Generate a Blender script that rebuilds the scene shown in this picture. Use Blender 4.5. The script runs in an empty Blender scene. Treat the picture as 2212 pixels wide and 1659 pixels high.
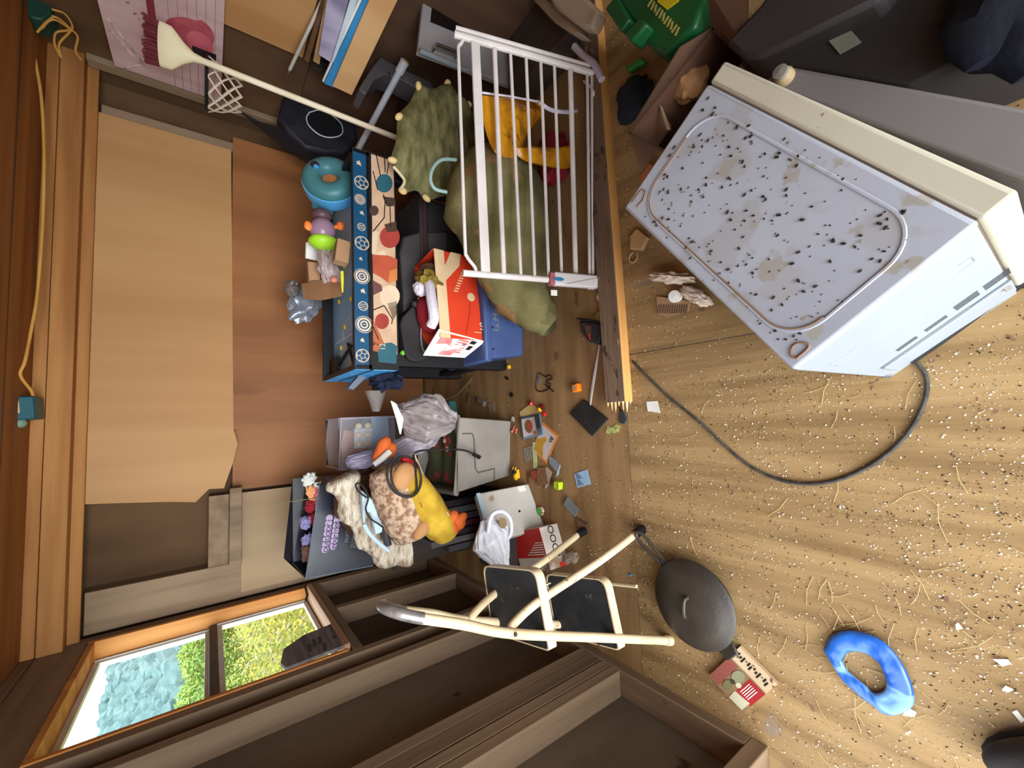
import bpy, bmesh, math, random
from mathutils import Vector as V, Matrix, noise
random.seed(7)
C = bpy.context.scene.collection
PI = math.pi

# ------------------------------------------------------------------ camera, world, lights, exposure
EYE = V((0, 0, 1.25)); FPX = 889.666; CX, CY = 1106.0, 829.5
CAM_R = Matrix(((-0.040204, 0.996527, 0.072916), (-0.591080, -0.082556, 0.802377), (-0.805610, 0.010840, -0.592347)))   # columns: image right, image up, view direction
cam = bpy.data.objects.new('camera', bpy.data.cameras.new('camera')); C.objects.link(cam)
r3, u3, f3 = [V((CAM_R[0][i], CAM_R[1][i], CAM_R[2][i])) for i in range(3)]
mw = Matrix((r3, u3, -f3)).transposed().to_4x4(); mw.translation = EYE
cam.matrix_world = mw
cam.data.sensor_fit = 'HORIZONTAL'; cam.data.sensor_width = 36.0; cam.data.lens = 36.0*FPX/2212.0
cam.data.clip_start = 0.01; cam.data.clip_end = 300
bpy.context.scene.camera = cam
S = bpy.context.scene
S.view_settings.view_transform = 'Standard'; S.view_settings.look = 'None'
S.view_settings.gamma = 1.0; S.view_settings.use_curve_mapping = False
S.view_settings.exposure = 0.0
w = bpy.data.worlds.new('sky'); S.world = w; w.use_nodes = True
wn = w.node_tree.nodes; bgd = wn['Background']
bgd.inputs[0].default_value = (0.86, 0.94, 1.0, 1); bgd.inputs[1].default_value = 5.0

def light(name, kind, loc, target, power, color, size=None, sizey=None, spread=None):
    d = bpy.data.lights.new(name, kind); d.energy = power; d.color = color
    if kind == 'AREA':
        d.shape = 'RECTANGLE'; d.size = size; d.size_y = sizey
        if spread: d.spread = spread
    o = bpy.data.objects.new(name, d); C.objects.link(o); o.location = loc
    o.rotation_euler = (V(target)-V(loc)).to_track_quat('-Z', 'Y').to_euler()
    return o
# the sun stands behind the shed and only reaches the meadow; the two openings let the daylight in
sun = light('sun', 'SUN', (6, 3, 8), (0, 3.5, 0), 2.6, (1, .95, .85)); sun.data.angle = 0.02
door_l = light('doorway_daylight', 'AREA', (-1.15, -3.7, 1.4), (0.1, 1.2, 0.75), 370, (.94, .975, 1), 3.4, 2.4)
win_p = light('window_portal', 'AREA', (-1.10, 2.26, 1.22), (0, 2.26, 1.22), 1, (1, 1, 1), 0.85, 0.9); win_p.data.cycles.is_portal = True

# ------------------------------------------------------------------ helpers
def ray(x, y): return r3*((x-CX)/FPX) + u3*(-(y-CY)/FPX) + f3
def pz(x, y, z): d = ray(x, y); return EYE + d*((z-EYE.z)/d.z)
def py(x, y, Y): d = ray(x, y); return EYE + d*(Y/d.y)
def pX(x, y, X): d = ray(x, y); return EYE + d*(X/d.x)

def lin(c):
    return tuple(((v/255)/12.92 if v/255 <= .04045 else ((v/255+.055)/1.055)**2.4) for v in c[:3])
MATS = {}
def mat(name, c, c2=None, rough=.6, metal=0.0, vs=6.0, st=(1, 1, 1), bump=.15, bs=60.0, bst=None, spec=.3,
        spots=(), alpha=1.0, trans=0.0, lo=.35, hi=.65, emit=None, sub=0.0, detail=4.0):
    if name in MATS: return MATS[name]
    m = bpy.data.materials.new(name); m.use_nodes = True; MATS[name] = m
    nt = m.node_tree; N = nt.nodes; L = nt.links; b = N['Principled BSDF']
    b.inputs['Roughness'].default_value = rough; b.inputs['Metallic'].default_value = metal
    b.inputs['Specular IOR Level'].default_value = spec
    if alpha < 1: b.inputs['Alpha'].default_value = alpha
    if trans: b.inputs['Transmission Weight'].default_value = trans
    tc = N.new('ShaderNodeTexCoord'); mp = N.new('ShaderNodeMapping'); mp.inputs['Scale'].default_value = st
    L.new(tc.outputs['Object'], mp.inputs[0])
    c1 = lin(c); c2 = lin(c2) if c2 else tuple(v*.72 for v in c1)
    nz = N.new('ShaderNodeTexNoise'); nz.inputs['Scale'].default_value = vs; nz.inputs['Detail'].default_value = detail
    L.new(mp.outputs[0], nz.inputs['Vector'])
    rp = N.new('ShaderNodeValToRGB'); e = rp.color_ramp.elements
    e[0].position = lo; e[0].color = (*c1, 1); e[1].position = hi; e[1].color = (*c2, 1)
    L.new(nz.outputs['Fac'], rp.inputs[0]); out = rp.outputs[0]
    for (sc, ss, th, sst) in spots:            # stains and specks of their own shape
        n2 = N.new('ShaderNodeTexNoise'); n2.inputs['Scale'].default_value = ss; n2.inputs['Detail'].default_value = 3
        mp2 = N.new('ShaderNodeMapping'); mp2.inputs['Scale'].default_value = sst
        mp2.inputs['Location'].default_value = (ss, 2.3, th*7)
        L.new(tc.outputs['Object'], mp2.inputs[0]); L.new(mp2.outputs[0], n2.inputs['Vector'])
        r2 = N.new('ShaderNodeValToRGB'); q = r2.color_ramp.elements
        q[0].position = th; q[0].color = (0, 0, 0, 1); q[1].position = th+.04; q[1].color = (1, 1, 1, 1)
        L.new(n2.outputs['Fac'], r2.inputs[0])
        mx = N.new('ShaderNodeMixRGB'); L.new(r2.outputs[0], mx.inputs[0]); L.new(out, mx.inputs[1])
        mx.inputs[2].default_value = (*lin(sc), 1); out = mx.outputs[0]
    L.new(out, b.inputs['Base Color'])
    if bump:
        n3 = N.new('ShaderNodeTexNoise'); n3.inputs['Scale'].default_value = bs; n3.inputs['Detail'].default_value = 4
        mp3 = N.new('ShaderNodeMapping'); mp3.inputs['Scale'].default_value = bst or st
        L.new(tc.outputs['Object'], mp3.inputs[0]); L.new(mp3.outputs[0], n3.inputs['Vector'])
        bp = N.new('ShaderNodeBump'); bp.inputs['Strength'].default_value = bump; bp.inputs['Distance'].default_value = .01
        L.new(n3.outputs['Fac'], bp.inputs['Height']); L.new(bp.outputs[0], b.inputs['Normal'])
    return m
def wood(name, c, c2, ax, g=1.0, rough=.7, spots=(), bump=.1, lo=.38, hi=.64):
    st = [14*g, 14*g, 14*g]; st[ax] = .9*g
    return mat(name, c, c2, rough, vs=1.0, st=tuple(st), bump=bump, bs=4, spots=spots, lo=lo, hi=hi, detail=6)

OFF = {}
class MB:
    def __init__(s): s.v = []; s.f = []; s.m = []
    def add(s, vs, fs, mi=0):
        o = len(s.v); s.v += [V(p) for p in vs]; s.f += [tuple(i+o for i in q) for q in fs]; s.m += [mi]*len(fs); return s
    def hexa(s, p, mi=0):
        return s.add(p, [(3, 2, 1, 0), (4, 5, 6, 7), (0, 1, 5, 4), (1, 2, 6, 5), (2, 3, 7, 6), (3, 0, 4, 7)], mi)
    def box(s, c, d, M=None, mi=0):
        h = [x/2 for x in d]; c = V(c)
        q = [V((a*h[0], b*h[1], k*h[2])) for k in (-1, 1) for a, b in ((-1, -1), (1, -1), (1, 1), (-1, 1))]
        return s.hexa([c + (M @ p if M else p) for p in q], mi)
    def bb(s, x0, x1, y0, y1, z0, z1, mi=0):
        return s.box(((x0+x1)/2, (y0+y1)/2, (z0+z1)/2), (x1-x0, y1-y0, z1-z0), None, mi)
    def slab(s, pts, t, mi=0):               # thick plate: outline pts, pushed by vector t
        n = len(pts); t = V(t); a = [V(p) for p in pts]
        return s.add(a+[p+t for p in a], [tuple(range(n)), tuple(range(2*n-1, n-1, -1))] + [(i, i+n, (i+1) % n+n, (i+1) % n) for i in range(n)], mi)
    def tube(s, pts, r, n=8, mi=0, closed=False, flat=None):
        pts = [V(p) for p in pts]; k = len(pts); vs = []; prev = None
        rs = r if isinstance(r, (list, tuple)) else [r]*k
        for i, p in enumerate(pts):
            a = pts[(i-1) % k] if (closed or i) else p; b = pts[(i+1) % k] if (closed or i < k-1) else p
            t = (b-a).normalized()
            if prev is None:
                e = V((0, 0, 1)) if abs(t.z) < .9 else V((1, 0, 0)); u = t.cross(e).normalized()
            else: u = (prev - t*prev.dot(t)).normalized()
            prev = u; q = t.cross(u)
            for j in range(n):
                an = 2*PI*j/n; d = u*math.cos(an) + q*math.sin(an)
                if flat: d = V((d.x*flat[0], d.y*flat[1], d.z*flat[2]))
                vs.append(p + d*rs[i])
        fs = [(i*n+j, i*n+(j+1) % n, ((i+1) % k)*n+(j+1) % n, ((i+1) % k)*n+j) for i in range(k if closed else k-1) for j in range(n)]
        if not closed: fs += [tuple(range(n-1, -1, -1)), tuple((k-1)*n+j for j in range(n))]
        return s.add(vs, fs, mi)
    def lathe(s, prof, c, M=None, n=32, mi=0, close=False):
        vs = []; k = len(prof); c = V(c)
        for (r, h) in prof:
            for j in range(n):
                a = 2*PI*j/n; p = V((r*math.cos(a), r*math.sin(a), h)); vs.append(c + (M @ p if M else p))
        fs = [(i*n+j, i*n+(j+1) % n, ((i+1) % k)*n+(j+1) % n, ((i+1) % k)*n+j) for i in range(k if close else k-1) for j in range(n)]
        return s.add(vs, fs, mi)
    def blob(s, c, rad, M=None, amp=0.0, fr=3.0, sd=0, sub=3, mi=0, fold=False):
        bm = bmesh.new(); bmesh.ops.create_icosphere(bm, subdivisions=sub, radius=1.0); c = V(c); vs = []
        for v in bm.verts:
            p = v.co.copy(); q = p*fr + V((sd*3.1, sd*1.7, sd))
            d = noise.fractal(q, 1.0, 2.0, 4) if not fold else abs(noise.noise(q))*1.6 - .5 + .5*abs(noise.noise(q*2.3))
            p *= 1 + amp*d; p = V((p.x*rad[0], p.y*rad[1], p.z*rad[2])); vs.append(c + (M @ p if M else p))
        bm.verts.index_update(); fs = [tuple(v.index for v in f.verts) for f in bm.faces]; bm.free()
        return s.add(vs, fs, mi)
    def grid(s, fn, nu, nv, mi=0):
        vs = [V(fn(i/nu, j/nv)) for i in range(nu+1) for j in range(nv+1)]
        return s.add(vs, [(i*(nv+1)+j, (i+1)*(nv+1)+j, (i+1)*(nv+1)+j+1, i*(nv+1)+j+1) for i in range(nu) for j in range(nv)], mi)
    def puff(s, px_, Y, depth, amp=0.0, fr=6.0, sd=0, mi=0, rings=10, bul=.5):   # cushion filled out from an outline on the plane y = Y
        ol = smoothpath([py(x, y, Y) for x, y in px_]+[py(*px_[0], Y)], 5)[:-1]; n = len(ol); c = sum(ol, V())/n; vs = []
        for side in (-1, 1):
            for k in range(rings+1):
                f = k/rings; h = depth*max(0, 1-f*f)**bul
                for p in ol:
                    q = c.lerp(p, f); w = noise.noise(q*fr+V((sd, 0, side)))+.5*abs(noise.noise(q*fr*2.3+V((0, sd, 0))))
                    vs.append(q+V((0, side*(h+amp*w*min(1, 2.5*(1-f))), 0)))
        R_ = rings+1; fs = [(b+k*n+i, b+k*n+(i+1) % n, b+(k+1)*n+(i+1) % n, b+(k+1)*n+i) for b in (0, R_*n) for k in range(rings) for i in range(n)]
        return s.add(vs, fs, mi)
    def build(s, name, mats, parent=None, bevel=0, smooth=True, angle=35, loc=None, solid=0, seg=2):
        if not isinstance(mats, (list, tuple)): mats = [mats]
        if parent is not None: off = OFF[parent.name]
        elif loc is not None: off = V(loc)
        else:
            xs = [p.x for p in s.v]; ys = [p.y for p in s.v]; off = V(((min(xs)+max(xs))/2, (min(ys)+max(ys))/2, min(p.z for p in s.v)))
        me = bpy.data.meshes.new(name); me.from_pydata([p-off for p in s.v], [], s.f)
        for m in mats: me.materials.append(m)
        me.polygons.foreach_set('material_index', s.m)
        bm = bmesh.new(); bm.from_mesh(me); bmesh.ops.recalc_face_normals(bm, faces=bm.faces); bm.to_mesh(me); bm.free()
        if smooth:
            me.polygons.foreach_set('use_smooth', [True]*len(me.polygons)); me.set_sharp_from_angle(angle=math.radians(angle))
        o = bpy.data.objects.new(name, me); C.objects.link(o)
        if parent is not None: o.parent = parent
        else: o.location = off
        OFF[o.name] = off
        if solid:
            md = o.modifiers.new('solid', 'SOLIDIFY'); md.thickness = solid; md.offset = 0
        if bevel:
            md = o.modifiers.new('bevel', 'BEVEL'); md.width = bevel; md.segments = seg; md.limit_method = 'ANGLE'; md.angle_limit = math.radians(40)
        return o
def thing(name, label, cat, loc, group=None):
    o = bpy.data.objects.new(name, None); C.objects.link(o); o.location = V(loc); o.empty_display_size = .05
    OFF[o.name] = V(loc); return tag(o, label, cat, group)
def tag(o, label, cat, group=None, kind=None):
    o['label'] = label; o['category'] = cat
    if group: o['group'] = group
    if kind: o['kind'] = kind
    return o
def struct(o): o['kind'] = 'structure'; return o
def rot(ax, deg): return Matrix.Rotation(math.radians(deg), 3, ax)
def frame(u, v):                             # 3x3 with x along u, y along v, z along u x v
    u = V(u).normalized(); n = u.cross(V(v)).normalized(); v = n.cross(u)
    return Matrix((u, v, n)).transposed()
def text(body, origin, u, v, size, m, parent, name='lettering', depth=.0004, align='LEFT', spacing=1.0):
    cu = bpy.data.curves.new(name, 'FONT'); cu.body = body; cu.size = size; cu.extrude = depth; cu.align_x = align; cu.space_character = spacing
    cu.materials.append(m); fo = bpy.data.objects.new(name+'_font', cu); C.objects.link(fo)
    me = bpy.data.meshes.new_from_object(fo.evaluated_get(bpy.context.evaluated_depsgraph_get())); bpy.data.objects.remove(fo)
    o = bpy.data.objects.new(name, me); C.objects.link(o)
    mm = frame(u, v).to_4x4(); mm.translation = V(origin) - OFF[parent.name]
    o.parent = parent; o.matrix_local = mm; OFF[o.name] = OFF[parent.name]; return o
def arc(c, u, v, r, a0, a1, n): return [V(c)+V(u)*(r*math.cos(math.radians(a0+(a1-a0)*i/n)))+V(v)*(r*math.sin(math.radians(a0+(a1-a0)*i/n))) for i in range(n+1)]
def smoothpath(pts, k=6):                    # Catmull-Rom through the points
    P = [V(p) for p in pts]; P = [P[0]*2-P[1]]+P+[P[-1]*2-P[-2]]; out = []
    for i in range(1, len(P)-2):
        a, b, c, d = P[i-1:i+3]
        for j in range(k):
            t = j/k; out.append(.5*((2*b)+(c-a)*t+(2*a-5*b+4*c-d)*t*t+(3*b-a-3*c+d)*t**3))
    return out+[P[-2]]

# ------------------------------------------------------------------ the setting
XL, XR, YB, ZC = -.94, 1.80, 2.75, 1.87         # stud faces, back studs, ceiling
m_floorF = mat('far_floor_plywood', (156, 122, 82), (122, 92, 58), .75, vs=1.0, st=(1.6, 11, 6), bump=.12, bs=4, spots=[((104, 72, 46), 5, .66, (1, 1.6, 1)), ((92, 66, 46), 40, .70, (1, 1, 1))], detail=7)
m_floorN = mat('near_floor_plywood', (158, 128, 86), (124, 96, 60), .72, vs=1.0, st=(17, 1.4, 6), bump=.14, bs=4, lo=.40, hi=.66, spots=[((134, 112, 92), 7, .68, (1, .7, 1)), ((112, 84, 60), 34, .70, (1, 1, 1))], detail=7)
m_upper = wood('pale_plywood', (186, 142, 94), (172, 126, 78), 2, .35, .6, bump=.03)
m_lower = wood('orange_plywood', (156, 102, 60), (132, 82, 44), 2, .4, .6, bump=.04, spots=[((120, 72, 38), 3, .64, (1, 1, .4))])
m_sheath = mat('weathered_sheathing', (118, 104, 86), (94, 80, 64), .85, vs=3, st=(1, 1, .5), bump=.1, spots=[((66, 52, 38), 7, .68, (1, 1, 1))])
m_sheathB = mat('dark_sheathing', (104, 76, 50), (80, 56, 36), .85, vs=3, st=(1, 1, .5), bump=.1)
K = [((92, 52, 26), 9, .74, (1, 1, 1))]
m_studZ = wood('stud_pine_upright', (144, 120, 96), (116, 94, 72), 2, 1, .75, K)
m_studY = wood('stud_pine_lengthwise', (142, 118, 94), (118, 94, 72), 1, 1, .75, K)
m_plate = wood('top_plate_pine', (178, 124, 70), (146, 94, 48), 0, 1, .7, K)
m_ceil = wood('ceiling_board', (160, 100, 48), (126, 74, 32), 0, .6, .7, K)
m_white = mat('white_vinyl', (226, 228, 226), (205, 208, 206), .4, bump=0)

o = MB().bb(-1.6, XR+.1, .985, 2.9, -.03, 0).build('floor', m_floorF, loc=(0, 0, 0)); struct(o)
MB().bb(-1.6, .2, -1.0, .982, -.03, 0).bb(.203, XR+.1, -1.0, .982, -.03, 0).build('near_sheet', m_floorN, o)
# back wall: sheathing, panels of plywood, studs
wb = struct(MB().bb(-1.06, XR+.1, 2.84, 2.86, 0, 1.9).build('wall_back', m_sheathB, loc=(0, 2.85, 0)))
ub = MB()
top = [(XRi, 2.737, z) for XRi, z in ((1.575, 1.163), (1.575, 1.76), (-.33, 1.76), (-.345, 1.62), (-.36, 1.50), (-.372, 1.40), (-.39, 1.30), (-.33, 1.245), (-.335, 1.18), (-.20, 1.14), (-.10, 1.12), (-.02, 1.14))]
ub.slab(top, (0, .012, 0)); ub.build('upper_panel', m_upper, wb, smooth=False)
MB().bb(-.02, 1.66, 2.741, 2.75, .02, 1.155).build('lower_panel', m_lower, wb, smooth=False)
MB().bb(-.9, -.37, 2.742, 2.75, .3, 1.10).build('pale_board', wood('dull_plywood', (168, 142, 112), (150, 122, 92), 2, .35), wb, smooth=False)
MB().bb(-.36, -.02, 2.80, 2.815, .2, 1.14).build('recessed_panel', m_lower, wb, smooth=False)
n_t = [0]
def trim(bm_, m, **k):
    n_t[0] += 1; return struct(bm_.build('trim_%d' % n_t[0], m, bevel=.003, **k))
trim(MB().bb(-.93, -.74, 2.752, 2.84, .04, 1.70), m_studZ)                 # back corner studs
trim(MB().bb(-.74, -.37, 2.752, 2.84, 1.155, 1.245), m_studY)              # blocking below the dark bay
trim(MB().bb(-.74, -.335, 2.70, 2.79, 1.10, 1.155), m_studZ)
trim(MB().bb(-.94, XR, 2.715, 2.735, 1.705, 1.76), m_plate)
trim(MB().bb(-.94, XR, 2.655, 2.74, 1.745, 1.825), m_plate)                # double top plate
trim(MB().bb(-.94, XR, 2.66, 2.80, 1.828, ZC), m_plate)
trim(MB().bb(1.58, 1.63, 2.752, 2.84, .04, 1.70), m_studZ)
ce = struct(MB().bb(-1.06, XR+.1, -1.0, 2.86, ZC, ZC+.02).build('ceiling', m_ceil, loc=(0, 1, ZC)))
for k, y in enumerate((2.36, 1.9, 1.45)):
    MB().bb(-1.04, XR, y-.004, y+.004, ZC-.002, ZC+.001).build('board_joint', mat('joint_dark', (70, 40, 18), bump=0), ce)
# left wall: sheathing with the window hole, studs
WY0, WY1, WZ0, WZ1 = 1.84, 2.68, .80, 1.655
wl = MB()
for a in ((.60, WY0, 0, 1.9), (WY1, 2.86, 0, 1.9), (WY0, WY1, 0, WZ0), (WY0, WY1, WZ1, 1.9)): wl.bb(-1.045, -1.03, *a)
struct(wl.build('wall_left', m_sheath, loc=(-1.04, 1.7, 0), smooth=False))
trim(MB().bb(-1.03, XL, .62, 2.75, 0, .04), m_studY)                       # bottom plate
for y0, y1 in ((.575, .62), (1.05, 1.09), (1.093, 1.135), (1.20, 1.245), (1.67, 1.712), (1.80, 1.838), (2.69, 2.75)):
    trim(MB().bb(-1.03, XL, y0, y1, .042 if y0 > .6 else 0, 1.826), m_studZ)
trim(MB().bb(-1.03, XL, 1.838, 2.69, 1.672, 1.826), m_studY)               # header
trim(MB().bb(-1.03, XL, 1.838, 2.69, .72, .76), m_studY)                   # rough sill
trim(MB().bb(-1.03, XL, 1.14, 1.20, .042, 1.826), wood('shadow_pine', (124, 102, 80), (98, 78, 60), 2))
trim(MB().bb(-1.03, XL, 2.28, 2.32, .042, .72), m_studZ)
trim(MB().bb(-1.03, XL, .60, 2.75, 1.828, ZC), m_studY)
# window
m_jamb = wood('jamb_pine', (214, 152, 84), (184, 118, 58), 2, 1, .65, K)
wi = MB(); wi.bb(-1.04, XL+.004, 2.665, 2.688, .775, 1.67); wi.bb(-1.04, XL+.004, 1.842, 1.86, .775, 1.67); wi.bb(-1.04, XL+.004, 1.86, 2.665, 1.648, 1.67); 
win = struct(wi.build('window_1', m_jamb, bevel=.002, loc=(-1, 2.26, .775)))
MB().bb(-1.04, XL+.02, 1.86, 2.665, .765, .79).build('window_sill', wood('sill_pine', (196, 160, 128), (150, 112, 84), 1), win, bevel=.003)
m_rail = mat('grey_rail', (92, 84, 76), (74, 66, 60), .5, bump=0)
for z0, z1, xo in ((1.235, 1.645, -1.028), (.795, 1.205, -1.012)):
    q = MB()
    for a in ((1.862, 1.885, z0, z1), (2.63, 2.663, z0, z1), (1.885, 2.63, z0, z0+.018), (1.885, 2.63, z1-.02, z1)): q.bb(xo-.012, xo+.010, *a)
    q.bb(xo-.006, xo+.016, 2.648, 2.654, z0, z1)
    sf = q.build('window_sash', m_white, win, bevel=.0015)
    g = bpy.data.materials.get('window_glass')
    if not g:
        g = bpy.data.materials.new('window_glass'); g.use_nodes = True; N = g.node_tree.nodes; L = g.node_tree.links; N.remove(N['Principled BSDF'])
        t = N.new('ShaderNodeBsdfTransparent'); t.inputs[0].default_value = (.95, .97, .97, 1); gl = N.new('ShaderNodeBsdfGlossy'); gl.inputs['Roughness'].default_value = .03
        mx = N.new('ShaderNodeMixShader'); mx.inputs[0].default_value = .05
        L.new(t.outputs[0], mx.inputs[1]); L.new(gl.outputs[0], mx.inputs[2]); L.new(mx.outputs[0], N['Material Output'].inputs[0])
    MB().bb(xo-.003, xo, 1.885, 2.63, z0+.015, z1-.015).build('pane', g, sf)
MB().bb(-1.035, -1.0, 1.862, 2.663, 1.205, 1.238).build('meeting_rail', m_rail, win, bevel=.003)
cw = MB()                                             # old cobweb in the near corner of the meeting rail
for k in range(14):
    a = V((-.985, 1.865+random.random()*.03, 1.19-random.random()*.02)); b = V((-.985, 1.875+random.random()*.07, 1.25+random.random()*.10))
    cw.tube([a, (a+b)/2+V((.004, .006*random.random(), 0)), b], .0007, 4)
tag(cw.build('cobweb', mat('cobweb', (170, 180, 200), bump=0)), 'grey cobweb strands in the corner of the window rail', 'cobweb', kind='stuff')
# right wall and the wall behind the viewer
wr = struct(MB().bb(XR, XR+.02, -1.0, 2.86, 0, 1.9).build('wall_right', m_sheathB, loc=(XR+.01, 1, 0)))
MB().bb(XR-.022, XR-.001, .4, 2.09, .90, 1.70).build('upper_panel', m_upper, wr, smooth=False)
MB().bb(XR-.014, XR-.001, .0, 2.7, .02, .86).build('lower_panel', wood('dark_plywood', (86, 60, 42), (64, 44, 30), 2, .4), wr, smooth=False)
trim(MB().bb(XR-.03, XR, 2.64, 2.70, .02, 1.74), m_studZ)
struct(MB().bb(.38, XR+.1, -1.02, -1.0, 0, 1.9).build('wall_front', m_sheath, loc=(0, -1, 0)))

# ------------------------------------------------------------------ outside the window
def hz(x, y): return -.35 + 9.3*max(0, min(1, (y-26)/45))**.9 + 1.2*math.sin(x*.12)*max(0, min(1, (y-26)/30))
m_grass = mat('meadow', (96, 104, 46), (128, 124, 58), .9, vs=3, bump=.3)
gr = MB().grid(lambda a, b: (-60+a*64-0, 2.9+b*85, 0), 8, 8)
gr.v = [V((p.x, p.y, hz(p.x, p.y)-.05)) for p in gr.v]; gr.bb(-60, -1.6, -6, 2.9, -.5, -.40)
struct(gr.build('ground', m_grass, loc=(-10, 10, -.4), smooth=False))
m_hill = mat('hazy_hill_forest', (78, 104, 106), (104, 128, 124), .95, vs=1.4, bump=.6, bs=6)  # forest greens lightened, the distance haze is put into the colour
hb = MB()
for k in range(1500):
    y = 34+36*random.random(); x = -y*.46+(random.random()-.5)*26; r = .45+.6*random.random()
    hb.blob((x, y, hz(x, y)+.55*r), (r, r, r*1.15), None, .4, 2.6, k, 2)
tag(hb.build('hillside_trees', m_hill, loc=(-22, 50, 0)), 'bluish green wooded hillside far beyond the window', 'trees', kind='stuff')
def leaves(mb, c, R, n, s, mi=0, shell=.7):
    for k in range(n):
        d = V((random.gauss(0, 1), random.gauss(0, 1), random.gauss(0, 1))).normalized()*(shell+(1-shell)*random.random()); d *= 1+.35*noise.noise(d*2.3+V(c))
        p = V(c)+V((d.x*R[0], d.y*R[1], d.z*R[2])); a = V((random.gauss(0, 1), random.gauss(0, 1), random.gauss(0, 1))).normalized(); b = a.orthogonal().normalized()
        mb.add([p-a*s, p+b*s*.45, p+a*s, p-b*s*.45], [(0, 1, 2, 3)], mi)
m_leafA = mat('tree_leaf', (112, 140, 64), (146, 166, 84), .8, vs=1, bump=0, spec=.1); m_trunk = mat('bark', (92, 76, 58), rough=.9)
t = thing('broadleaf_tree', 'bright green broadleaf tree beyond the meadow, below the hillside', 'tree', (-6.6, 13.0, -.4))
tr = MB(); 
for c, R, n in (((-6.6, 13.0, .95), (1.0, .9, .85), 5200), ((-5.6, 13.3, 1.15), (.8, .8, .6), 3200), ((-7.3, 12.8, .6), (.8, .8, .6), 3000), ((-4.9, 13.6, 1.1), (.8, .8, .55), 3000)): leaves(tr, c, R, n, .05)
tr.build('crown', m_leafA, t, smooth=False)
MB().tube([(-6.6, 13, -.4), (-6.55, 13, .2), (-6.6, 13.0, .9)], [.16, .12, .06], 8).build('trunk', m_trunk, t)
wd = MB()
for k in range(9500):
    y = 3.3+random.random()**1.4*9; x = -y*.42-.15+(random.random()-.5)*(1.2+y*.35)
    if x > -1.25: continue
    h = (.55+.75*random.random())*(1 if y > 4 else .8); z0 = hz(x, y)-.05; p = V((x, y, z0)); l = V((random.gauss(0, .12), random.gauss(0, .12), 1)).normalized(); mi = random.choice((0, 0, 0, 1, 1, 2, 3))
    wv = V((random.gauss(0, 1), random.gauss(0, 1), 0)).normalized()
    for q in range(3):
        pp = p+l*h*(.35+.3*q+.1*random.random()); s_ = .016+.020*random.random(); a = (wv+V((random.gauss(0, .8), random.gauss(0, .8), .5))).normalized(); b = a.orthogonal().normalized()
        wd.add([pp, pp+a*s_+b*s_*.4, pp+a*s_*2, pp+a*s_-b*s_*.4], [(0, 1, 2, 3)], mi)
    wd.add([p-wv*.004, p+wv*.004, p+l*h], [(0, 1, 2)], mi)
wm = [mat('weed_a', (128, 140, 60), bump=0, rough=.9), mat('weed_b', (170, 166, 74), bump=0, rough=.9), mat('weed_c', (186, 158, 40), bump=0, rough=.9), mat('weed_d', (150, 138, 116), bump=0, rough=.9)]
tag(wd.build('meadow_weeds', wm, smooth=False, loc=(-3, 7, -.4)), 'tall yellow and green meadow weeds growing outside the lower sash', 'weeds', kind='stuff')

# ------------------------------------------------------------------ shared materials
m_blk = mat('black_plastic', (26, 25, 28), (18, 17, 19), .5, bump=.05)
m_dgrey = mat('dark_grey_plastic', (62, 58, 58), (52, 48, 48), .55, bump=.04, spots=[((92, 84, 76), 9, .68, (1, 1, 1))])
m_grey = mat('grey_plastic', (128, 122, 114), (116, 110, 102), .55, bump=.04, spots=[((152, 144, 132), 8, .68, (1, 1, 1))])
m_chrome = mat('chrome', (214, 214, 216), (190, 190, 194), .22, 1.0, bump=0)
m_cream = mat('cream_paint', (226, 206, 170), (206, 184, 146), .45, vs=9, bump=.05, spots=[((120, 84, 52), 26, .68, (1, 1, 1)), ((150, 110, 74), 60, .70, (1, 1, 1))])
m_gate = mat('white_enamel', (222, 212, 208), (206, 196, 192), .35, vs=10, bump=.02)
m_paper = mat('white_paper', (232, 230, 224), (214, 210, 200), .8, bump=.05)
m_card = mat('cardboard', (166, 124, 88), (146, 106, 72), .85, bump=.06)
m_teal = mat('teal_plastic', (66, 118, 124), (58, 104, 112), .4, bump=.02)
m_blue = mat('bright_blue', (58, 150, 222), (70, 166, 236), .5, bump=.02)
m_red = mat('red_plastic', (196, 44, 40), (176, 34, 34), .4, bump=.02)
m_yel = mat('yellow_plastic', (238, 190, 40), (224, 170, 30), .4, bump=.02)
m_cord = mat('black_cord', (30, 28, 28), (44, 40, 38), .55, bump=.05)
m_bagc = mat('thin_grey_bag', (158, 146, 144), (134, 123, 122), .35, bump=.25, bs=24, alpha=.8, spec=.5)
m_bagw = mat('white_carrier_bag', (214, 214, 220), (196, 196, 204), .4, bump=.2, bs=24, spec=.5)
m_ink = mat('black_ink', (24, 22, 22), bump=0, rough=.7)

# ------------------------------------------------------------------ on the right wall
t = thing('basketball_hoop', 'small indoor basketball hoop with white board and cord net on the right wall', 'basketball hoop', (XR-.05, 2.25, 1.2))
bx = XR-.03
m_bd = mat('whitewashed_boards', (206, 176, 176), (190, 158, 160), .55, vs=3, st=(1, 6, 1), bump=.02)
MB().bb(bx-.02, bx, 1.85, 2.60, 1.215, 1.635).build('backboard', m_bd, t, bevel=.002)
q = MB(); q.bb(bx-.0212, bx-.02, 1.85, 2.42, 1.45, 1.476)
q.build('red_stripe', mat('maroon_print', (140, 52, 66), (112, 38, 50), bump=0), t)
q = MB(); q.slab([V((bx-.0208, 2.19+.105*math.cos(a)*(.8 if math.sin(a) > 0 else 1), 1.335+.085*math.sin(a)+.02*math.cos(a))) for a in [i*PI/12 for i in range(24)]], (-.0004, 0, 0), 0)
q.slab([V((bx-.0210, 2.23+.07*math.cos(a), 1.30+.05*math.sin(a))) for a in [i*PI/12 for i in range(24)]], (-.0004, 0, 0), 1)
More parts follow.
